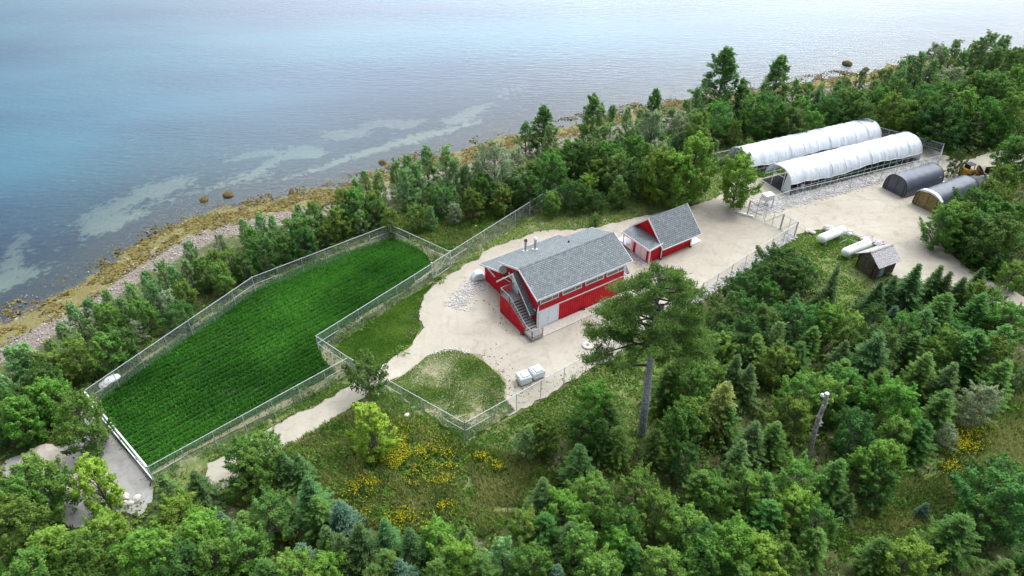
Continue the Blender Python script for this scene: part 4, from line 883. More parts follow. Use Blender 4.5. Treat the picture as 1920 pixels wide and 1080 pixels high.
def lean_hut():
    o = at(1800, 362); B = empty('low_hut', (*local(T2, 29.5, 9.4, .3)[:2], .02), R(20), 'low dark hut with charcoal shingle roof behind the tan fronted tent', 'hut')
    MB().box(.1, 2.3, .1, 3.0, 0, 1.5).build('wall', M['oldwood'], B)
    MB().prism([(-.2, 1.5), (1.5, 2.2), (3.3, 1.5), (3.3, 1.38), (1.5, 2.08), (-.2, 1.38)], -.1, 2.5, 'x').build('roof', mat('charcoal_shingles', (.09, .095, .10), .85, .25, 8), B)
lean_hut()

# ---------------------------------------------------------------- gas tanks
def gas_tank(px0, px1, label):
    a = at(*px0, .85); b_ = at(*px1, .85); d = b_-a; Ln = float(np.hypot(d[0], d[1])); an = math.atan2(d[1], d[0])
    B = empty('gas_tank', (a[0], a[1], .0), an, label, 'gas tank', 'white gas tanks')
    r = .60; pts = []; rs_ = []
    for t in np.linspace(0, math.pi/2, 7): pts.append((-r*math.cos(t)*.9, 0, .95)); rs_.append(max(.01, r*math.sin(t)))
    for t in np.linspace(math.pi/2, 0, 7): pts.append((Ln+r*math.cos(t)*.9, 0, .95)); rs_.append(max(.01, r*math.sin(t)))
    MB().tube(pts, rs_, 28).build('shell', M['tank'], B, True)
    for x in (.5, Ln-.5): m = MB(); m.box(x-.12, x+.12, -.45, .45, -.02, .42); m.build('saddle', M['concrete'], B)
    m = MB(); m.tube([(Ln/2, 0, 1.5), (Ln/2, 0, 1.68)], .2, 14); m.build('valve_dome', M['white'], B)
gas_tank((1541, 448), (1578, 433), 'upper white gas tank, farther from the old wooden hut'); gas_tank((1586, 474), (1625, 458), 'lower white gas tank, partly hidden behind the old wooden hut')
def regulator():
    p = at(1588, 452); B = empty('gas_regulator', (p[0], p[1], 0), 0, 'white pipework and regulator standing between the two gas tanks', 'pipework')
    m = MB()
    for dx in (-.6, .6): m.bar((dx, 0, 0), (dx, 0, 1.2), .06)
    m.bar((-.6, 0, 1.1), (.6, 0, 1.1), .05); m.tube([(-1.2, 1.0, 1.5), (-.2, .1, 1.15), (.4, -.2, 1.1), (1.3, -1.2, 1.5)], .035, 6); m.tube([(-1.4, -.9, .3), (0, 0, .35), (1.2, -1.0, .4)], .03, 6); m.build('pipe', M['galv'], B)
    m = MB(); m.tube([(0, -.08, 1.0), (0, -.08, 1.35)], .18, 12); m.build('regulator', M['white'], B)
regulator()

# ---------------------------------------------------------------- old wooden hut
def old_hut():
    o = at(1639, 522); B = empty('wooden_hut', (o[0], o[1], .0), R(26), 'old weathered wooden hut with grey shingle roof and tools on its wall', 'hut')
    Lu, Wd = 2.95, 2.75; yr = Wd/2; zr = 3.15; s = .72; zz = lambda w: zr-abs(w-yr)*s
    m = MB(); m.prism([(0, 0), (0, zz(0)-.1), (yr, zr-.1), (Wd, zz(Wd)-.1), (Wd, 0)], 0.0, Lu, 'x'); board_wall(m, 0, Wd, 0, 0, lambda w: zz(w)-.15, -1, .22, axis='y'); board_wall(m, 1.3, Lu, 0, 0, 2.05, -1, .22)
    m.build('wall', M['oldwood'], B)
    m = MB(); m.prism([(yr-.85, 2.0), (yr-.75, zz(yr-.75)-.2), (yr, zr-.2), (yr+.75, zz(yr+.75)-.2), (yr+.85, 2.0)], -.05, -.032, 'x'); m.build('gable_boards', M['greyboard'], B)
    for x, y in ((-.05, -.03), (-.05, Wd+.03), (-.05, .45), (Lu, -.03)): MB().bar((x, y, 0), (x, y, 2.05), .14).build('corner_post', M['maroon'], B)
    r = MB(); r.prism([(-.4, zz(-.4)), (yr, zr), (Wd+.4, zz(Wd+.4)), (Wd+.4, zz(Wd+.4)-.08), (yr, zr-.1), (-.4, zz(-.4)-.08)], -.45, Lu+.45, 'x')
    rr = random.Random(4)
    for sd_ in (-1, 1):
        for k in range(9):
            w = .02+k*.2
            for i in range(17):
                x = -.45+i*.226+rr.uniform(-.02, .02); y0 = yr+sd_*w; y1 = yr+sd_*(w+.21); h = .02+rr.uniform(0, .035)
                r.add([(x, y0, zz(y0)+.004), (x+.2, y0, zz(y0)+.004), (x+.2, y1, zz(y1)+h), (x, y1, zz(y1)+h), (x, y1, zz(y1)), (x+.2, y1, zz(y1))], [(0, 1, 2, 3), (3, 2, 5, 4), (0, 3, 4), (1, 5, 2)])
    RF = r.build('roof', M['cedar'], B)
    m = MB(); m.bar((-.47, yr-.07, zr+.03), (Lu+.47, yr-.07, zr+.03), .16, .04, (0, -.5, 1)); m.bar((-.47, yr+.07, zr+.03), (Lu+.47, yr+.07, zr+.03), .16, .04, (0, .5, 1)); m.build('ridge_board', M['greywood'], RF)
    m = MB(); m.box(.55, 1.25, -.06, -.004, .05, 1.95); D = m.build('door', mat('pale_grey_door', (.30, .34, .36), .7), B); MB().box(1.12, 1.17, -.1, -.062, .95, 1.05).build('handle', M['black'], D)
    m = MB()
    for k in range(8): y = .5+k*.26; m.bar((-.35-.05*(k % 3), y+.25, .02), (-.09, y, 1.6+.12*(k % 4)), .035)
    m.build('tool_handles', M['tan'], B)
old_hut()

# ---------------------------------------------------------------- yard objects
def pallet_stack(pxs, ang, h, label, seed):
    o = at(*pxs); B = empty('wrapped_pallet', (o[0], o[1], .03), R(ang), label, 'pallet', 'plastic wrapped pallets in the yard')
    m = MB()
    for k in range(5): m.box(-.6+k*.27, -.48+k*.27, -.58, .58, .11, .14)
    for y in (-.58, -.06, .46): m.box(-.6, .6, y, y+.12, .0, .109)
    m.build('pallet', M['greywood'], B); rs = np.random.RandomState(seed)
    m = MB(); zc = .15
    for k in range(int(h/.19)):
        a = rs.uniform(-.03, .03, 4); m.box(-.57+a[0], .57+a[1], -.56+a[2], .56+a[3], zc, zc+.18); zc += .185
    m.box(-.35, .5, -.5, .3, zc+.002, zc+.14)
    C_ = m.build('sacks', M['wrap'], B); bv = C_.modifiers.new('bevel', 'BEVEL'); bv.width = .05; bv.segments = 2
    w = MB(); w.prism([(-.6, .4), (.6, .35), (.62, zc-.1), (-.62, zc-.05)], -.64, -.60, 'y'); w.prism([(-.6, .3), (.6, .45), (.62, zc-.05), (-.62, zc-.1)], -.64, -.60, 'x'); w.build('wrap_sheet', M['wrap'], B)
pallet_stack((982, 716), 26, 1.0, 'left plastic wrapped pallet of white sacks on the gravel', 1); pallet_stack((1006, 706), 30, 1.05, 'right plastic wrapped pallet of white sacks on the gravel', 2)
def manhole():
    p = at(1102, 649); B = empty('well_cover', (p[0], p[1], .02), 0, 'round concrete well cover set in the gravel yard', 'well cover')
    MB().tube([(0, 0, 0), (0, 0, .16), (0, 0, .2)], [.62, .62, .56], 32).build('concrete_disc', M['concrete'], B); m = MB(); m.tube([(0, 0, .2), (0, 0, .26)], .17, 16); m.bar((-.1, 0, .28), (.1, 0, .28), .04); m.build('lid', M['greywood'], B)
manhole()
def white_cover():
    p = local(BO, 33.2, .45-1.0, 11.6); B = MB(); B.prism([(-.9, 0), (.9, 0), (.75, .45), (.35, .95), (-.4, 1.0), (-.8, .5)], -.5, .6, 'y'); o = B.build('white_sack', M['wrap']); o.location = (p[0], p[1], .02); o.rotation_euler = (0, 0, R(20))
    bv = o.modifiers.new('bevel', 'BEVEL'); bv.width = .18; bv.segments = 3; tag(o, 'white bulging sack against the left end of the red building', 'sack')
white_cover()
def water_tote():
    p = at(1436, 384); B = empty('water_tote', (p[0], p[1], .02), R(24), 'white box shaped water tote on a steel stand beside the gate', 'water tote')
    m = MB()
    for x in (-.75, .75):
        for y in (-.55, .55): m.bar((x, y, 0), (x, y, 1.0), .07)
    for y in (-.55, .55): m.bar((-.8, y, 1.0), (.8, y, 1.0), .07)
    for x in (-.75, .75): m.bar((x, -.6, 1.0), (x, .6, 1.0), .07)
    m.build('stand', M['galv'], B); m = MB(); m.box(-.75, .75, -.55, .55, 1.05, 1.75); c = m.build('tank_body', M['tank'], B); bv = c.modifiers.new('bevel', 'BEVEL'); bv.width = .07; bv.segments = 2
    m = MB(); 
    for z in (1.2, 1.4, 1.6): m.box(-.78, .78, -.58, -.555, z, z+.03)
    for x in (-.6, -.2, .2, .6): m.box(x, x+.03, -.585, -.56, 1.05, 1.75)
    m.build('cage', M['galv'], B)
water_tote()
def lumber():
    for i, (u, v, a, lb) in enumerate([(1393, 402, -20, 'upper short white board lying under the yard tree'), (1401, 405, -28, 'lower short white board lying beside the gate post')]):
        p = at(u, v); m = MB(); m.box(-.8, .8, -.15, .15, 0, .12); m.box(-.7, .75, -.1, .12, .122, .2); o = m.build('white_board', M['white']); o.location = (p[0], p[1], .03); o.rotation_euler = (0, 0, R(a)); tag(o, lb, 'board', 'white boards by the gate')
lumber()
def skid_steer():
    p = at(1811, 331); B = empty('skid_steer', (p[0], p[1], .02), R(25), 'worn yellow skid steer loader parked behind the small tree', 'loader')
    m = MB(); m.prism([(-1.3, .45), (-1.35, 1.0), (-1.1, 1.55), (-.3, 1.5), (.3, 1.15), (1.0, .95), (1.15, .45), (.6, .3), (-.9, .3)], -.45, .45, 'y'); c = m.build('body', M['yellow'], B); bv = c.modifiers.new('bevel', 'BEVEL'); bv.width = .05
    m = MB()
    for x in (-.55, .55):
        for y in (-.42, .42): m.bar((x-.1, y, 1.1), (x-.1+(-.05 if x > 0 else 0), y, 2.05), .08)
    m.box(-.72, .5, -.48, .48, 2.05, 2.15); m.box(-.68, -.62, -.4, .4, 1.1, 2.04); m.build('cab', M['black'], B)
    MB().box(-.3, .25, -.25, .25, 1.1, 1.35).build('seat', M['black'], B)
    for y in (-.62, .62):
        m = MB(); m.bar((-1.25, y, 1.5), (.6, y, 1.25), .12, .2); m.bar((.6, y, 1.25), (1.35, y, .45), .12, .18); m.bar((-1.25, y, 1.5), (-1.2, y, .9), .12, .2); m.build('loader_arm', M['yellow'], B)
        for x in (-.6, .6):
            m = MB(); yy = y*1.05; m.tube([(x, yy-.13, .42), (x, yy-.1, .42), (x, yy+.1, .42), (x, yy+.13, .42)], [.34, .42, .42, .34], 18); t = m.build('wheel', M['tyre'], B); m = MB(); m.tube([(x, yy-.14, .42), (x, yy+.14, .42)], .2, 14); m.build('rim', M['yellow'], t)
    m = MB(); m.prism([(1.3, .1), (2.0, .05), (2.05, .1), (1.45, .6), (1.35, .62)], -.85, .85, 'y'); m.build('bucket', M['rust'], B)
skid_steer()
def bucket():
    p = at(1838, 324); B = MB()
    for y0, y1 in ((-.8, -.75), (.75, .8)): B.prism([(-.45, 0), (.5, 0), (.5, .1), (-.2, .8), (-.45, .8)], y0, y1, 'y')
    B.box(-.5, -.452, -.8, .8, 0, .8); B.box(-.45, .55, -.749, .749, -.0, .05)
    o = B.build('loader_bucket', M['rust']); o.location = (p[0], p[1], .03); o.rotation_euler = (0, 0, R(-20)); tag(o, 'rusty spare loader bucket on the gravel beside the skid steer', 'bucket')
    p = at(1861, 325); b = MB(); b.box(-.95, .95, -.5, .5, 0, .06)
    for y in (-.55, .5): b.box(-1.0, 1.0, y, y+.05, 0.0, .8)
    for x in (-1.0, .95): b.box(x, x+.05, -.499, .499, 0, .8)
    b.box(-1.05, 1.05, -.6, -.552, .72, .82); b.box(-1.05, 1.05, .552, .6, .72, .82)
    o = b.build('black_bin', M['black']); o.location = (p[0], p[1], .03); o.rotation_euler = (0, 0, R(8)); tag(o, 'open black bin standing right of the loader bucket', 'bin')
    for i, (u, v, a, lb) in enumerate([(1833, 337, -8, 'white slatted pallet lying in front of the skid steer'), (1853, 334, 5, 'white slatted pallet lying in front of the black bin')]):
        p = at(u, v); m = MB()
        for k in range(5): m.box(-.75, .75, -.55+k*.23, -.38+k*.23, .16, .2)
        for x in (-.7, -.05, .6): m.box(x, x+.1, -.55, .54, .0, .159)
        o = m.build('white_pallet', M['wrap']); o.location = (p[0], p[1], .03); o.rotation_euler = (0, 0, R(a)); tag(o, lb, 'pallet', 'white pallets by the loader')
bucket()
def poles():
    for (b, t, h, lb) in (((1772, 270), (1783, 240), 2.6, 'leaning white pole with fittings at the tunnel fence corner'), ((1890, 272), (1907, 243), 2.8, 'thin leaning pole beside the track at upper right')):
        a = at(*b); c = at(*t, h); m = MB(); d = c-a; m.tube([(0, 0, 0), tuple(d)], [.07, .05], 8); o = m.build('leaning_pole', M['galv']); o.location = (a[0], a[1], 0); tag(o, lb, 'pole')
        if h < 2.7: k = MB(); k.box(-.05, .35, -.1, .1, 1.0, 1.4); k.build('fitting_box', M['white'], o)
poles()
def timber_wall():
    a = at(165, 856); b = at(205, 915); m = MB(); d = b-a; L_ = float(np.hypot(d[0], d[1]))
    for k in range(3): m.box(0, L_, -.1, .1, k*.2+.0, k*.2+.19)
    o = m.build('timber_wall', M['oldwood']); o.location = (a[0], a[1], 0); o.rotation_euler = (0, 0, math.atan2(d[1], d[0])); tag(o, 'low dark timber retaining wall beside the gravel clearing', 'retaining wall')
timber_wall()
for (u, v, s, lb) in ((75, 866, 1.9, 'large heap of pale sand left of the timber wall'), (150, 905, 1.8, 'small heap of pale sand by the timber wall')):
    p = at(u, v); rock('sand_heap', (p[0], p[1], -s*.22), s, M['dirtpile'], int(u), lb, 'sand heap', flat=.42)
def small_stones():
    for i, (u, v, lb) in enumerate([(708, 741, 'small white rock at the foot of the path gate'), (763, 779, 'small white rock below the yard fence'), (1035, 808, 'small white rock between two bushes below the yard fence'), (677, 762, 'grey rock beside the path under the round tree'), (891, 424, 'small white marker stone in the seaward meadow')]):
        rock('white_rock', (*at(u, v)[:2], 0), .2, M['tank'], 200+i, lb)
small_stones()
def tunnel_items():
    for i, (u, w, s, mm, lb) in enumerate([(5.2, 1.2, .6, 'terracotta', 'brown crate inside the near end of the nearer tunnel'), (2.6, 1.5, .5, 'black', 'black tub inside the near end of the nearer tunnel'), (3.4, 1.0, .32, 'white', 'small white bucket inside the nearer tunnel')]):
        p = local(t2, 24.6, u, w); m = MB(); m.tube([(0, 0, 0), (0, 0, s*1.5)], [s*.8, s], 6 if mm == 'terracotta' else 14); o = m.build(['brown_crate', 'black_tub', 'white_bucket'][i], M[mm]); o.location = (p[0], p[1], .03); tag(o, lb, ['crate', 'tub', 'bucket'][i])
tunnel_items()

# ---------------------------------------------------------------- chain link fences
def fence(pts, label, h=2.3, sp_=3.0, boards=False, braces=True, name='chain_link_fence', px=True):
    P = [at(u, v, h)[:2] for u, v in pts] if px else [np.array(p) for p in pts]
    o = P[0]; B = empty(name, (o[0], o[1], 0), 0, label, 'fence', 'chain link fences')
    V = []; rail = MB(); br = MB(); nb = 0
    for i in range(len(P)-1):
        a = P[i]-o; b = P[i+1]-o; L_ = float(np.hypot(*(b-a))); k = max(1, round(L_/sp_)); d = (b-a)/L_
        for j in range(k+(1 if i == len(P)-2 else 0)):
            q = a+(b-a)*j/k; big = j == 0 or j == k; m = MB(); m.tube([(q[0], q[1], -.1), (q[0], q[1], h+.05)], .055 if big else .036, 8)
            if big: m.tube([(q[0], q[1], h+.05), (q[0], q[1], h+.12)], [.07, .03], 8)
            m.build('post', M['galv'], B)
        rail.tube([(a[0], a[1], h), (b[0], b[1], h)], .035, 6)
        if braces:
            st = min(L_/k, sp_)
            for (s0, sg) in ((a, 1), (b, -1)):
                e = s0+d*sg*st; br.tube([(s0[0], s0[1], h*.55), (e[0], e[1], h*.55)], .028, 6); nb += 1
        # woven wire: two sets of slanting strands
        s_ = .13; wd = .008; n = int(L_/s_)
        nv = np.array([-d[1], d[0]])*.012
        for sg in (1, -1):
            x0 = np.arange(-int(h/s_)-1, n+int(h/s_)+1)*s_; 
            za = np.zeros_like(x0)+.03; xa = x0.copy(); xb = x0+sg*(h-.03); zb = np.zeros_like(x0)+h
            # clip to 0..L
            for (lim, lo) in ((0, True), (L_, False)):
                for (X1, Z1, X2, Z2) in ((xa, za, xb, zb), (xb, zb, xa, za)):
                    out_ = (X1 < lim) if lo else (X1 > lim); f = np.where(out_, (lim-X1)/np.where(X2-X1 == 0, 1, X2-X1), 0)
                    Z1[:] = Z1+(Z2-Z1)*f; X1[:] = X1+(X2-X1)*f
            ok = (abs(xb-xa) > .05) & (abs(zb-za) > .03) & (za >= 0) & (zb >= 0) & (za <= h+.01) & (zb <= h+.01); xa, za, xb, zb = xa[ok], za[ok], xb[ok], zb[ok]
            def pt(x, z): return np.stack([a[0]+d[0]*x+nv[0]*sg, a[1]+d[1]*x+nv[1]*sg, z], 1)
            V.append(np.stack([pt(xa-wd/2*1.41, za), pt(xa+wd/2*1.41, za), pt(xb+wd/2*1.41, zb), pt(xb-wd/2*1.41, zb)], 1).reshape(-1, 3))
    V = np.concatenate(V); me = np_mesh('wire_mesh', V, np.arange(len(V)).reshape(-1, 4), M['wire']); link('wire_mesh', me, B)
    rail.build('top_rail', M['galv'], B)
    if nb: br.build('brace_rail', M['galv'], B)
    if boards:
        m = MB()
        for i in range(len(P)-1):
            a = P[i]-o; b = P[i+1]-o; m.bar((a[0], a[1], .25), (b[0], b[1], .25), .08, .45); m.bar((a[0], a[1], 2.28), (b[0], b[1], 2.28), .12, .16)
        m.build('white_board', M['white'], B)
    return B
fence([(157, 733), (472, 520), (731, 421)], 'chain link fence on the sea side of the field, bending once')
fence([(731, 421), (844, 472)], 'short chain link fence from the top field corner towards the yard')
fence([(844, 472), (1020, 362), (1100, 338), (1380, 279)], 'long chain link fence behind the red building, towards the tunnels')
fence([(1380, 279), (1605, 227)], 'chain link fence behind the farther tunnel')
fence([(1605, 227), (1770, 270), (1765, 291)], 'chain link fence closing the far end of the tunnels')
fence([(1765, 291), (1480, 358), (1452, 368)], 'chain link fence along the front of the nearer tunnel', h=2.0)
fence([(157, 733), (276, 876)], 'chain link fence with white boards closing the left end of the field', boards=True)
fence([(276, 876), (653, 670)], 'chain link fence between the field and the gravel path')
fence([(809, 495), (592, 630)], 'chain link fence between the field and the green lawn strip')
fence([(592, 630), (653, 670), (687, 690)], 'short chain link fence crossing from the field to the path gate')
fence([(712, 704), (871, 793)], 'chain link fence left of the yard corner, beside the yard lawn')
fence([(871, 793), (1180, 622)], 'chain link fence from the yard corner past the wrapped pallets')
fence([(1180, 622), (1320, 530), (1497, 417)], 'chain link fence on the right of the yard, over pale stones')
def gate(pa, pb, label, h=2.3, nm_='fence_gate'):
    a = at(*pa, h)[:2]; b = at(*pb, h)[:2]; d = b-a; L_ = float(np.hypot(*d)); B = empty(nm_, (a[0], a[1], .03), math.atan2(d[1], d[0]), label, 'gate')
    for x in (0, L_): m = MB(); m.tube([(x, 0, 0), (x, 0, h+.15)], .075, 10); m.build('gate_post', M['galv'], B)
    n = max(1, round(L_/3.2)); w = L_/n
    for k in range(n):
        m = MB(); x0 = k*w+.1; x1 = (k+1)*w-.1
        for q in (((x0, 0, .1), (x0, 0, h)), ((x1, 0, .1), (x1, 0, h)), ((x0, 0, .1), (x1, 0, .1)), ((x0, 0, h), (x1, 0, h)), ((x0, 0, .1), (x1, 0, h)), (((x0+x1)/2, 0, .1), ((x0+x1)/2, 0, h))): m.tube(q, .035, 6)
        lf = m.build('gate_leaf', M['galv'], B); m = MB(); s_ = .14
        for i in range(int((x1-x0)/s_)):
            for sg in (1, -1):
                xa = x0+i*s_; xb = xa+sg*(h-.1); za, zb = .1, h
                if xb > x1: zb = za+(zb-za)*(x1-xa)/(xb-xa); xb = x1
                if xb < x0: zb = za+(zb-za)*(x0-xa)/(xb-xa); xb = x0
                if abs(xb-xa) > .1: m.add([(xa-.008, .01*sg, za), (xa+.008, .01*sg, za), (xb+.008, .01*sg, zb), (xb-.008, .01*sg, zb)], [(0, 1, 2, 3)])
        me = bpy.data.meshes.new('wire_mesh'); me.from_pydata(m.v, [], m.f); me.materials.append(M['wire']); link('wire_mesh', me, lf)
gate((1407, 377), (1470, 403), 'tall wide chain link gate across the gravel drive'); gate((1470, 403), (1497, 417), 'short gate panel at the drive, nearest the gas tanks')
gate((809, 495), (844, 472), 'narrow gate at the top right corner of the field'); gate((687, 690), (712, 704), 'gate across the gravel path beside the round tree')

# ---------------------------------------------------------------- trees
def crown_clumps(rs, clumps, nl, size, aspect=.6, up=.5, flat=.8, jit=.5):
    """clumps: array (x,y,z,r,tint); leaves on the upper outer part of each clump"""
    c = np.array(clumps); w = c[:, 3]**1.6; k = rs.choice(len(c), nl, p=w/w.sum()); d = rs.normal(size=(nl, 3)); d /= np.linalg.norm(d, axis=1, keepdims=True); d[:, 2] = np.where(d[:, 2] < -.25, -d[:, 2], d[:, 2])
    rad = c[k, 3]*rs.uniform(.25, 1.0, nl)**.5*(1+rs.normal(0, .14, nl)); stray = rs.rand(nl) < .22; rad = np.where(stray, rad*rs.uniform(1.0, 1.75, nl), rad); p = c[k, :3]+d*rad[:, None]*[1, 1, flat]
    v, q = leaf_quads(p, d+rs.normal(0, jit, (nl, 3))+[0, 0, up], size*rs.uniform(.6, 1.35, nl), aspect, rs)
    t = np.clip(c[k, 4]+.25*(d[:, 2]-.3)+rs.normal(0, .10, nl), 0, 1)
    return v, q, t
def limbs(mb, rs, h, r0, ends, lean=(0, 0)):
    top = (lean[0], lean[1], h*.93); pts = [(0, 0, -.3), (0, 0, .2), (lean[0]*.5, lean[1]*.5, h*.5), top]; mb.tube(pts, [r0*1.3, r0, r0*.6, r0*.12], 8)
    for e in ends:
        z = max(.15*h, min(h*.85, e[2]-.55*math.hypot(e[0], e[1])-.1*h)); f = z/h; s = (lean[0]*f, lean[1]*f, z); mid = ((s[0]+e[0])/2, (s[1]+e[1])/2, (s[2]+e[2])/2+.1); r = r0*.4*(1-f*.6)
        mb.tube([s, mid, tuple(e[:3])], [r, r*.6, r*.2], 5, False)
def tree_broad(seed, h=6, r=2.2, base=.15, n=34, nl=5200, size=.24, mat_='leaf_broad', shape='ovoid', cr=(.42, .8), spread=.35, shoots=36):
    rs = np.random.RandomState(seed); C_ = []
    ax, ay = rs.uniform(.85, 1.15, 2); ph = rs.uniform(0, 6.28)
    for i in range(n):
        t = (i+.5)/n; t = t**.9; z = base*h+(1-base)*h*t
        prof = {'ovoid': math.sin(math.pi*min(1, .12+.86*t))**.6, 'round': math.sqrt(max(0, 1-(2*t-.85)**2/1.4)), 'column': (.80+.2*math.sin(t*3.1))*(1-max(0, t-.35)/.65*.80), 'cone': (1-t)**.7*1.0+.06}[shape]
        a = i*2.39996+rs.uniform(-.5, .5); rr = r*prof*(1+spread*math.sin(2*a+ph)*.5+rs.uniform(-.25, .15)); k = rs.uniform(.35, .95)**.6
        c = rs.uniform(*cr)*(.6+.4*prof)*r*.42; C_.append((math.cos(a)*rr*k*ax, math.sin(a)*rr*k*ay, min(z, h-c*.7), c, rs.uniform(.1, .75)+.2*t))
    for q in rs.choice(len(C_), shoots):
        c = C_[q]; dv = np.array([c[0], c[1], max(.0, c[2]-h*.35)+.6*r]); dv = dv/np.linalg.norm(dv)+rs.normal(0, .25, 3); dv[2] = abs(dv[2])+.25; L0 = c[3]*rs.uniform(.7, 1.0)
        for k in range(3): p = np.array(c[:3])+dv*(L0+k*.20*r*.45); C_.append((p[0], p[1], min(p[2], h*1.04), (.17-.035*k)*r*.55+.03, min(1, c[4]+.12+.08*k)))
    C_.append((0, 0, h-.35, .35*r*.5+.12, .8))
    v, q, t = crown_clumps(rs, C_, nl, size); mb = MB(); limbs(mb, rs, h, .03*h**.9*.55+.03, [c[:3] for c in C_[::3]])
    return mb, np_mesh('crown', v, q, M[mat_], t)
def tree_spruce(seed, h=6, r=1.7, mat_='leaf_spruce', dens=1.0, droop=.30, blunt=.85):
    rs = np.random.RandomState(seed); PC = []; PD = []; PS = []; PT = []; mb = MB(); z = .06*h
    mb.tube([(0, 0, -.3), (0, 0, h*.5), (0, 0, h)], [.025*h**.9, .015*h, .01], 7)
    lop = rs.uniform(.85, 1.15, 12)
    while z < h*.985:
        R0 = r*(1-z/h)**blunt*rs.uniform(.8, 1.12)+.08; nb = int(rs.uniform(8, 13)); a0 = rs.uniform(0, 6.28); wt = rs.uniform(.2, .6)
        for b in range(nb):
            a = a0+b*6.283/nb+rs.uniform(-.25, .25); L_ = R0*rs.uniform(.5, 1.18)*lop[int(a/6.283*12) % 12]; ns = max(3, int(L_/.075*dens)); s = (np.arange(ns)+.5)/ns
            zz = z-droop*L_*s**1.3+.14*L_*s**4+rs.uniform(-.05, .05); px = np.cos(a)*L_*s; py = np.sin(a)*L_*s
            for sg in (-1, 1):
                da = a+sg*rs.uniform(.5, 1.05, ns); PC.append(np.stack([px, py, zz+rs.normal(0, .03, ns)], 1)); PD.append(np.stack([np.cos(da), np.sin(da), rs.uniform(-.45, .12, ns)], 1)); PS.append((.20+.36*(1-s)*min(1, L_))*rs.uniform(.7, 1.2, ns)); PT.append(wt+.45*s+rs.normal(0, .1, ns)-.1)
            if b % 3 == 0 and L_ > .5: mb.tube([(0, 0, z), (px[-1]*.8, py[-1]*.8, zz[-1])], [.02, .006], 4, False)
        z += rs.uniform(.17, .36)*(h/6)**.5
    c = np.concatenate(PC); d = np.concatenate(PD); s = np.concatenate(PS)[:, None]; t = np.clip(np.concatenate(PT), 0, 1); d /= np.linalg.norm(d, axis=1, keepdims=True)
    sd_ = np.cross(d, [0, 0, 1.]); sd_ /= np.linalg.norm(sd_, axis=1, keepdims=True); sd_ = sd_+rs.normal(0, .4, sd_.shape)*[0, 0, 1]; w = .028+s*.055
    v = np.stack([c-sd_*w*.5, c+d*s*.45+sd_*w*1.0, c+d*s, c+d*s*.45-sd_*w*1.0], 1).reshape(-1, 3)
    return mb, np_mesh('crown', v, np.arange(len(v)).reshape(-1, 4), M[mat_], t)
def tree_pine(seed=7, h=18.6):
    rs = np.random.RandomState(seed); mb = MB(); lean = (-.7, .2)
    def tr(z): f = z/h; return np.array([lean[0]*f**1.3, lean[1]*f, z])
    mb.tube([tuple(tr(z)) for z in (-.001, .5, 2, 4, 6, 8, 10, 12, 14, 16, 18.2)], [.46, .40, .37, .35, .33, .31, .28, .22, .16, .10, .03], 12)
    for _ in range(30): z = rs.uniform(1, 9.5); a = rs.uniform(0, 6.28); s = tr(z); mb.tube([s, s+np.array([math.cos(a)*.5, math.sin(a)*.5, .06])], [.06, .03], 5)
    C_ = []; spec = []; mt = mb; mb = MB()
    z = 11.0
    while z < h-.3:
        t = (z-11.0)/(h-11.0); spec.append((z, None, 4.9*(math.sin(math.pi*min(1, .34+.58*t))**1.05)*rs.uniform(.55, 1.08))); z += .11+.05*t
    spec += [(8.6, R(178), 5.4), (10.6, R(160), 4.8), (11.2, R(190), 5.4), (11.8, R(172), 5.6), (10.9, R(10), 4.8), (11.3, R(-15), 4.6), (10.4, R(60), 4.0), (10.4, R(110), 4.0)]
    for i, (z, a, L_) in enumerate(spec):
        a = i*2.39996+rs.uniform(-.3, .3) if a is None else a; s = tr(z); rise = rs.uniform(.02, .22) if z > 10 else 0.0+.35*max(0, (z-13)/6)
        P = []; n = 7
        for k in range(n): f = k/(n-1); P.append(s+np.array([math.cos(a+.18*f*math.sin(i))*L_*f, math.sin(a+.18*f*math.sin(i))*L_*f, rise*L_*f-.10*L_*f*f]))
        rb = .03+.018*L_; mb.tube([tuple(p) for p in P], [rb*(1-.85*k/(n-1)) for k in range(n)], 6, False); tb = rs.uniform(.2, .6)
        nc = max(3, int(L_*2.5))
        for q in range(nc):
            f = rs.uniform(.32, 1.0)**.75; k = min(n-2, int(f*(n-1))); g = f*(n-1)-k; p = P[k]*(1-g)+P[k+1]*g; side = rs.uniform(-1, 1)*(.30*L_*(1-f*.55)+.2)
            e = p+np.array([-math.sin(a)*side+math.cos(a)*abs(side)*.5, math.cos(a)*side+math.sin(a)*abs(side)*.5, rs.uniform(.05, .3)])
            mb.tube([tuple(p), tuple(e)], [.022, .01], 4, False); C_.append((e[0], e[1], e[2], rs.uniform(.28, .55), tb+rs.uniform(-.1, .25)))
    C_ = np.array(C_); nl = 60000; w = C_[:, 3]**1.6; k = rs.choice(len(C_), nl, p=w/w.sum()); d = rs.normal(size=(nl, 3))*[1, 1, .42]; p = C_[k, :3]+d*C_[k, 3:4]*.55
    dd = rs.normal(size=(nl, 3))+[0, 0, .7]; dd /= np.linalg.norm(dd, axis=1, keepdims=True); sd_ = np.cross(dd, rs.normal(size=(nl, 3))); sd_ /= np.linalg.norm(sd_, axis=1, keepdims=True); L_ = rs.uniform(.14, .26, nl)[:, None]; wv = L_*.16
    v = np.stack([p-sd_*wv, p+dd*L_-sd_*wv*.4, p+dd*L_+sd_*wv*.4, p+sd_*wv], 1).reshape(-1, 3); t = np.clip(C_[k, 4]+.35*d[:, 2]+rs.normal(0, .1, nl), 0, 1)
    return mt, np_mesh('crown', v, np.arange(len(v)).reshape(-1, 4), M['leaf_pine'], t), mb
def trunkmesh(mb, m): o = mb.build('trunk', m); me = o.data; bpy.data.objects.remove(o); return me
PROTO = {}
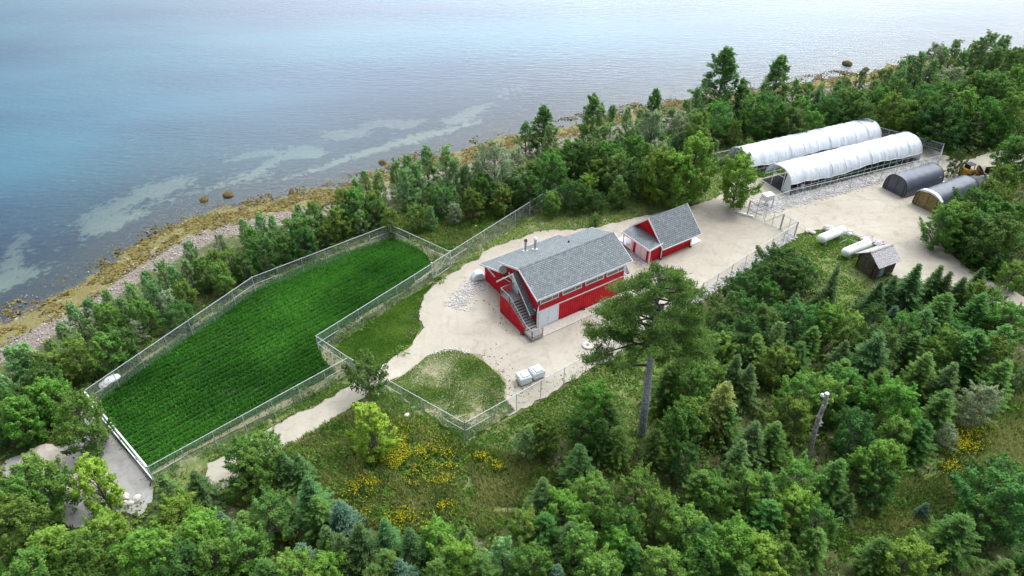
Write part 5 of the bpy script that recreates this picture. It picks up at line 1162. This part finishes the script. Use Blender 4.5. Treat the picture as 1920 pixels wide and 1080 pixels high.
def proto(key, res, hh, bark='bark'): PROTO.setdefault(key, []).append((trunkmesh(res[0], M[bark]), res[1], hh))
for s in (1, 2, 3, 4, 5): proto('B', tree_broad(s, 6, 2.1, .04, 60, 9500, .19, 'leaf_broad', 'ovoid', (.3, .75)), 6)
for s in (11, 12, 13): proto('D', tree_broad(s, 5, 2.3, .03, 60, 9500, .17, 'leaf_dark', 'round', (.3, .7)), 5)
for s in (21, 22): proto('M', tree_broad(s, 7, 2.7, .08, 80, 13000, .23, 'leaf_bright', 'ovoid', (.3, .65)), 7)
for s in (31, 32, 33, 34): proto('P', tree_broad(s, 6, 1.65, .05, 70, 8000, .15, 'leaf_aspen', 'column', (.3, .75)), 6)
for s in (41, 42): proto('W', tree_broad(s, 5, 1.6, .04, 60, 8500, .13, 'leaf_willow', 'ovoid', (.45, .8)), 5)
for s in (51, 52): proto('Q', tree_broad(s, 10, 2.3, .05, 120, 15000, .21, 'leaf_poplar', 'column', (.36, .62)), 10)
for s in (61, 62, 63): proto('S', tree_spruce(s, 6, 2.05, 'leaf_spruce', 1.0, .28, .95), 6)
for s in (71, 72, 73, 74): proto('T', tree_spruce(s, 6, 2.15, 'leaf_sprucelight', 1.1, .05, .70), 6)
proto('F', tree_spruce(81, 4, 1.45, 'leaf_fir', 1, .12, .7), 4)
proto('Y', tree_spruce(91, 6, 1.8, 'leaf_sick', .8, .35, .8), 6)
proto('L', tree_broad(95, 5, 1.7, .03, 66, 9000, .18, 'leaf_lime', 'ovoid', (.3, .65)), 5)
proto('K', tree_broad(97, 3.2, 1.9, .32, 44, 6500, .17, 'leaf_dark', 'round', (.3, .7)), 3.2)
KIND = {'B': ('leafy_tree', ['mid green leafy tree', 'leafy green tree'], 'tree'), 'D': ('dark_bush', ['dark rounded bush'], 'bush'), 'M': ('maple_tree', ['large bright green leafy tree'], 'tree'),
        'P': ('aspen_tree', ['slender pale green aspen'], 'tree'), 'W': ('willow_bush', ['soft grey green willow'], 'bush'), 'Q': ('poplar_tree', ['tall pointed green poplar'], 'tree'), 'S': ('spruce_tree', ['dark green pointed spruce'], 'tree'),
        'T': ('spruce_tree', ['broad blunt topped spruce'], 'tree'), 'F': ('blue_spruce', ['small blue grey spruce'], 'tree'), 'Y': ('yellow_spruce', ['yellowing sparse spruce'], 'tree'), 'L': ('young_maple', ['young lime green tree'], 'tree'), 'K': ('small_tree', ['small round crowned dark tree'], 'tree')}
MARKS = [('the leaning bare stump', 1531, 800), ('the big pine', 1235, 600), ('the pine trunk', 1205, 770), ('the old wooden hut', 1650, 480), ('the gas tanks', 1580, 450), ('the storage tents', 1740, 365), ('the white tunnels', 1560, 290),
         ('the red shed', 1250, 430), ('the red building', 1050, 530), ('the yard corner post', 871, 800), ('the path gate', 700, 700), ('the green field', 480, 660), ('the field corner', 275, 880), ('the sand heaps', 100, 880), ('the yellow flowers', 770, 880),
         ('the long sea fence', 450, 530), ('the round rock', 1589, 120), ('the yellow loader', 1811, 325), ('the gravel drive', 1850, 520), ('the wrapped pallets', 992, 700), ('the ochre beach', 250, 480), ('the flower patch', 1800, 810)]
GRP = {'B': 'leafy trees in the woods', 'D': 'dark bushes', 'M': 'bright leafy trees', 'P': 'aspens', 'W': 'willows', 'Q': 'poplars by the shore', 'S': 'spruces', 'T': 'broad spruces', 'F': 'small blue spruces'}
USED = set(); rt = random.Random(3); TREES = []
def place(kind, u, v, h, rs_=1.0, loc=None):
    if kind == 'B' and u > 1000 and v > 440 and rt.random() < .34: kind = 'T'; rs_ *= 1.12
    elif kind == 'B' and v > 900 and 480 < u <= 1000 and rt.random() < .4: kind = 'T'
    z = 0.0
    for _ in range(3):
        p = at(u, v, h+z); z = float(ground_z(p[0:1], p[1:2])[0])
    if loc is not None: p = loc
    tm, cm, hh = rt.choice(PROTO[kind]); nmk, ds, cat = KIND[kind]
    cy = v+(h*.35*1300/90); mk = min(MARKS, key=lambda m: (m[1]-u)**2+(m[2]-cy)**2); dx, dy = u-mk[1], cy-mk[2]
    rel = ('right of' if dx > 0 else 'left of') if abs(dx) > abs(dy) else ('below' if dy > 0 else 'above')
    px = min(100, max(0, round(u/19.2))); py = min(100, max(0, round(cy/10.8))); lb = f'{rt.choice(ds)} {rel} {mk[0]}, {px}% across, {py}% down the photo'
    k = 0
    while lb in USED:
        k += 1; lb = f'{ds[0]} {rel} {mk[0]}, {u/19.2:.1f}% across, {cy/10.8:.1f}% down'
        if k > 1: u += 2
    USED.add(lb)
    R_ = empty(nmk, (p[0], p[1], z-.02), rt.uniform(0, 6.28), lb, cat, GRP.get(kind)); rs_ = rs_*1.15 if kind == 'S' else rs_; s = h/hh; R_.scale = (s*rs_*rt.uniform(.92, 1.1), s*rs_*rt.uniform(.92, 1.1), s)
    link('trunk', tm, R_); link('crown', cm, R_); TREES.append((p[0], p[1], h*.3))
T = {}
T['P'] = "20,655,5;90,640,4.5;130,571,4.5;164,561,4.5;197,547,4.5;111,609,4;241,532,4.5;270,508,4.2;298,491,4.5;351,455,4.5;347,489,4.5;453,412,4.2;484,402,4.6;508,407,4.2;14,653,5;43,648,5;682,320,5.5;707,320,5.5;763,294,6.5;759,318,6;798,278,7;834,278,7;873,310,5.5;986,227,6;1030,239,6;1149,197,5.5;1178,203,6;1202,207,5.5;1262,205,5;1309,167,6.5;1495,150,5;1695,113,6.5;1619,133,5.5;1730,99,7;1795,78,8;1830,81,8;1862,63,9;1886,71,9;1917,91,7;806,389,3.4;1463,607,5;1741,581,5;1162,330,4.5;1147,300,5;942,1011,4.5;987,803,4;1646,150,5.5;1670,130,6;1710,105,6.5;1754,112,7;1772,92,7.5;1812,95,7.5;1845,75,8.5;1872,92,8;740,300,6;779,305,6;853,300,6;895,300,5.5;664,335,5;1119,240,5;1218,200,5.5;1289,190,6;280,530,4;320,500,4;225,560,4;60,660,4.5;1575,150,4.5;1540,160,4.5"
T['W'] = "308,547,3.6;250,602,2.8;927,274,8.5,1.0;1226,211,7.5;850,383,3.2;1234,266,6;1758,85,8;1849,728,5;965,280,5,1.3;1281,215,6;1786,802,3;410,440,3;1790,130,7"
T['Q'] = "1020,199,8,1.4;1115,181,9,1.25;1230,171,8,1.1;1364,95,12,1.45;1467,104,9.5,1.45;1395,150,7"
T['M'] = "1238,282,8.3,.86;1310,257,9.8,.84;1394,292,8,1.0;1275,292,8.2,.8;1559,578,5;1666,834,5.5;1694,728,6;260,1008,6;327,936,5;366,974,5;1388,989,5.5;819,982,4;1055,927,4.5;1494,925,4.5;858,1024,4.5;72,719,5,1;20,753,5;96,1000,6;190,975,4.2;1715,1024,5;603,1050,4;1116,731,5;1434,1017,5;1098,330,4.5,.9;1162,1000,4"
T['L'] = "687,766,6,1.05;159,868,6,.9;1900,420,5"
T['K'] = "683,677,4.9,.62"
T['B'] = "91,662,4.5;130,640,5;193,575,4.2;409,498,4.2;375,489,4;424,470,4;260,566,4.2;188,633,4.5;585,383,4.5;626,392,4.5;1036,290,6;1139,268,6.5;1194,257,6.5;1313,215,7;941,350,4.5;885,357,4.5;779,385,4;731,397,3.8;664,357,5;640,357,5;1162,345,4;1121,300,5;1036,361,3.6,1.2;1414,181,6;1464,195,6;1504,184,6;1613,175,6.5;1678,178,6.5;1712,189,6.5;1774,153,8;1729,210,4;1554,195,5;1816,172,8;1892,153,8;1914,130,8;1886,215,5.5;1906,181,8;1909,257,6;1800,380,6;1780,392,6;1867,340,6.5;1893,310,6;1916,267,6;1834,412,4.4;1873,380,6.5;1903,387,6.5;1858,432,4.8;1836,446,3.8;1880,474,3.6;1912,492,4;1441,530,4.5;1607,596,5;1530,611,4.5;1700,593,5;1722,622,5;1422,626,5;1356,630,5;1781,622,5;1878,637,6;1330,681,5;1467,652,5;1589,674,5;1511,707,5.5;1559,715,5;1689,790,4.5;1893,674,6;1497,753,5;1504,869,5;1740,788,5;1849,939,4.5;1451,939,4.5;1409,890,4.5;1321,883,4.5;1342,897,4.5;1539,992,4;1543,953,4.5;1143,750,4.5;1097,776,4.5;1162,799,4.5;1021,795,3.8;1280,773,5;1302,750,5;1261,678,6;1299,693,6;1013,795,3.6;448,830,5;462,854,4.8;486,818,4.5;24,753,5;58,868,6;29,897,6;144,1022,5.5;48,1042,6;308,1013,5;395,1022,5;448,1003,5;10,945,6.5;132,752,6.5,1.05;1022,963,4.5;984,966,4;997,1031,4.5;829,1043,4;1868,545,4.4;1893,570,4.4;1838,532,4.4;1600,700,5;1907,574,5.5;1370,760,4.5;1469,1017,4.5;1075,266,6;1000,305,5;905,330,5;1655,165,6;1745,180,7;1800,190,7;1860,190,7.5;1345,190,7;1430,200,6;1530,210,5.5;700,360,4.5;1090,1000,5;1200,890,4.5;1240,930,4.5;1170,960,4.5;1290,960,5;1330,1020,5;1130,1050,5;1250,1040,5;1400,1060,4.5;550,1050,5;490,1050,5;700,1060,4.5"
T['D'] = "553,407,4.6,1.25;486,450,4.5;699,377,4;826,353,4.2;972,330,4.5,1.2;1107,264,6.5,1.1;1075,342,4.5,1.05;1206,306,5.5;1445,181,6;1577,167,6.5;1743,170,7.5;1858,139,9;1840,360,6;1803,404,4;1887,413,6.5;1467,467,4.6,1.1;1507,489,4.4;1426,496,4.2;1400,518,4.4;1474,496,4.4;1363,578,5;1400,600,5;1507,574,4.8;1656,622,5.5;1800,385,4.8;1853,400,6;1617,781,5;1898,897,6,1.1;1881,876,5;1119,362,3;990,330,5;1250,300,5;1620,190,6;1492,205,6;1560,185,6;1835,150,8;1780,200,7;560,430,4;530,440,4;450,480,3.6;330,570,3.6;210,620,4;70,690,4.5;1395,560,4.5;1440,580,4.5;1360,620,5;1330,640,5;640,385,4;1155,290,6;1690,150,6.5;1905,100,8;330,1040,5;500,940,4.5;1660,880,4"
T['S'] = "1574,493,6,.8;1655,526,4.6;1681,515,4.8;1726,493,6.2;1767,496,5.6;1785,507,5.2;1811,518,5;1496,548,5;1385,663,5.5;1793,678,6;1785,172,9,.8;1836,208,6.5;1652,622,7.5,1.2;1395,823,5.5;1599,925,3;1328,978,5;574,892,6;670,979,5.5;767,989,5;299,888,5,1.15;361,883,4.8,1.1;1090,834,5;1019,895,5.5;554,847,4;528,847,3.8;1420,788,5.5;719,972,5;1589,637,5;1433,567,5;1846,500,4.6;636,1000,5;1071,979,5;870,985,4.2;1411,681,5.5;608,985,5;1537,164,6.5;1374,544,4.8"
T['T'] = "1781,548,6,1.1;1848,548,5.5;1841,618,6.5,1.2;1893,607,6;1810,967,5.5,1.25;1662,1010,4.5;1441,886,5;1234,803,4.5;720,1031,5;900,1040,5;1492,201,6;1898,1052,4.5;1128,784,4.8;1086,833,4.6;1745,660,6;1780,730,5.5;1660,690,5.5;1505,640,5;1460,790,5;453,960,4.5;590,930,5;820,1050,4.5;1190,1020,4.5;1580,860,4.8"
T['F'] = "1641,544,2.6,1.1;1681,572,3;409,960,3;635,943,4.6,1.1;561,1021,4.5;1740,943,1.8;1700,640,3.5;1045,1060,3.5;745,1050,4"
T['Y'] = "1366,712,7,1.2"
rh = random.Random(9)
for k in 'PWQMLKBDSTFY':
    for e in T[k].split(';'):
        a = [float(x) for x in e.split(',')]; place(k, a[0], a[1], a[2], (a[3] if len(a) > 3 else 1.0))
GUARD = OPEN_G = [POLY[k] for k in ('yard', 'field', 'lawn_mid', 'lawn_yard', 'lawn_tank', 'gravel_left', 'verge_path', 'lawn_fence', 'meadow')]
def fill(poly, n, mind, kinds, hr, seed, dr=(10.5, 1e9), holes=()):
    rs = np.random.RandomState(seed); p = scatter(poly, n, seed, list(holes)); d = inland(p[:, 0], p[:, 1]); p = p[(d > dr[0]) & (d < dr[1])]; c = 0
    ex = np.array([t[:2] for t in TREES])
    for q in p:
        if any(inpoly(np.array([q[0]+a for a in (0, 2.5, -2.5, 0, 0)]), np.array([q[1]+a for a in (0, 0, 0, 2.5, -2.5)]), h).any() for h in HOLES): continue
        uu, vv = topix((q[0], q[1], 4.6)); cc = [at(uu+du, vv+dv, 0)[:2] for du in (-22, 0, 22) for dv in (-8, 20, 45)]
        if dr[0] > 12 and any(inpoly(np.array([c_[0] for c_ in cc]), np.array([c_[1] for c_ in cc]), h).any() for h in GUARD): continue
        if any(np.hypot(q[0]-a_, q[1]-b_) < c_ for a_, b_, c_ in ((26.3, 37.8, 3.6), (25.8, 34.8, 2.4), (12, 41.2, 3.2), (13.5, 47, 4.0), (18.5, 43.0, 2.5))): continue
        if np.min(np.hypot(*(ex-q).T)) < mind: continue
        ks = list(kinds); k = ks[rs.choice(len(ks), p=np.array([kinds[x] for x in ks])/sum(kinds.values()))]; h = rs.uniform(*hr)*(.8 if k in 'DW' else 1)
        z = float(ground_z(q[None, 0], q[None, 1])[0]); u, v = topix((q[0], q[1], z+h))
        if not (-60 < u < 1980 and 40 < v < 1180): continue
        place(k, u, v, h, rs.uniform(.85, 1.1)); ex = np.vstack([ex, q]); c += 1
    print('filled', c)
OPEN = HOLES+[POLY['meadow'], POLY['meadow_right'], POLY['sea_meadow']]
fill(FOREST, 7000, 1.9, {'P': 5, 'B': 3, 'D': 2}, (3.0, 4.4), 301, (10.8, 24), OPEN)
fill(FOREST, 5000, 2.7, {'B': 4, 'D': 3, 'P': 1, 'T': 3, 'S': 2}, (2.8, 5.0), 302, (17, 1e9), OPEN)
# small sapling trees standing on open ground
place('B', 1117, 400, 2.2, .9); place('D', 1802, 284, 4.2, .62)
# woods just outside and along the frame edge
def pine():
    p = at(1203, 812); res = tree_pine(); B = empty('pine_tree', (p[0], p[1], 0), 0, 'huge lone pine with bare grey trunk towering over the yard fence', 'tree'); TB_ = link('trunk', trunkmesh(res[0], M['pinebark']), B); link('limbs', trunkmesh(res[2], M['limb']), TB_); link('crown', res[1], B)
pine()
def stump():
    b = at(1512, 862); t = at(1551, 737, 7.6); d = t-b; m = MB(); rs = np.random.RandomState(8); n = 16; pts = []; rr = []
    for i in range(n): f = i/(n-1); pts.append(tuple(d*f+[.08*math.sin(f*9), .05*math.cos(f*7), 0])); rr.append((.25-.08*f)*(1+.13*rs.uniform(-1, 1)))
    m.tube(pts, rr, 12); B = m.build('dead_trunk', M['deadwood']); B.location = (b[0], b[1], -.05)
    k = MB()
    for i in range(16): f = rs.uniform(.35, .97); a = rs.uniform(0, 6.28); q = d*f; k.tube([tuple(q), tuple(q+np.array([math.cos(a)*.42, math.sin(a)*.42, .08]))], [.09, .04], 6)
    k.build('branch_stub', M['deadwood'], B)
    k = MB(); q = d; k.tube([tuple(q), tuple(q*1.012)], [.2, .12], 10); k.tube([tuple(q*.97+[-.35, 0, 0]), tuple(q*.985+[-.38, 0, .1])], [.17, .1], 8); k.build('white_cap', M['tank'], B)
    tag(B, 'leaning bare dead tree trunk with a pale broken top', 'dead tree')
stump()
for o in bpy.data.objects:
    if o.type == 'LIGHT': o.name = 'sun'
print('objects', len(bpy.data.objects), 'trees', len(TREES))
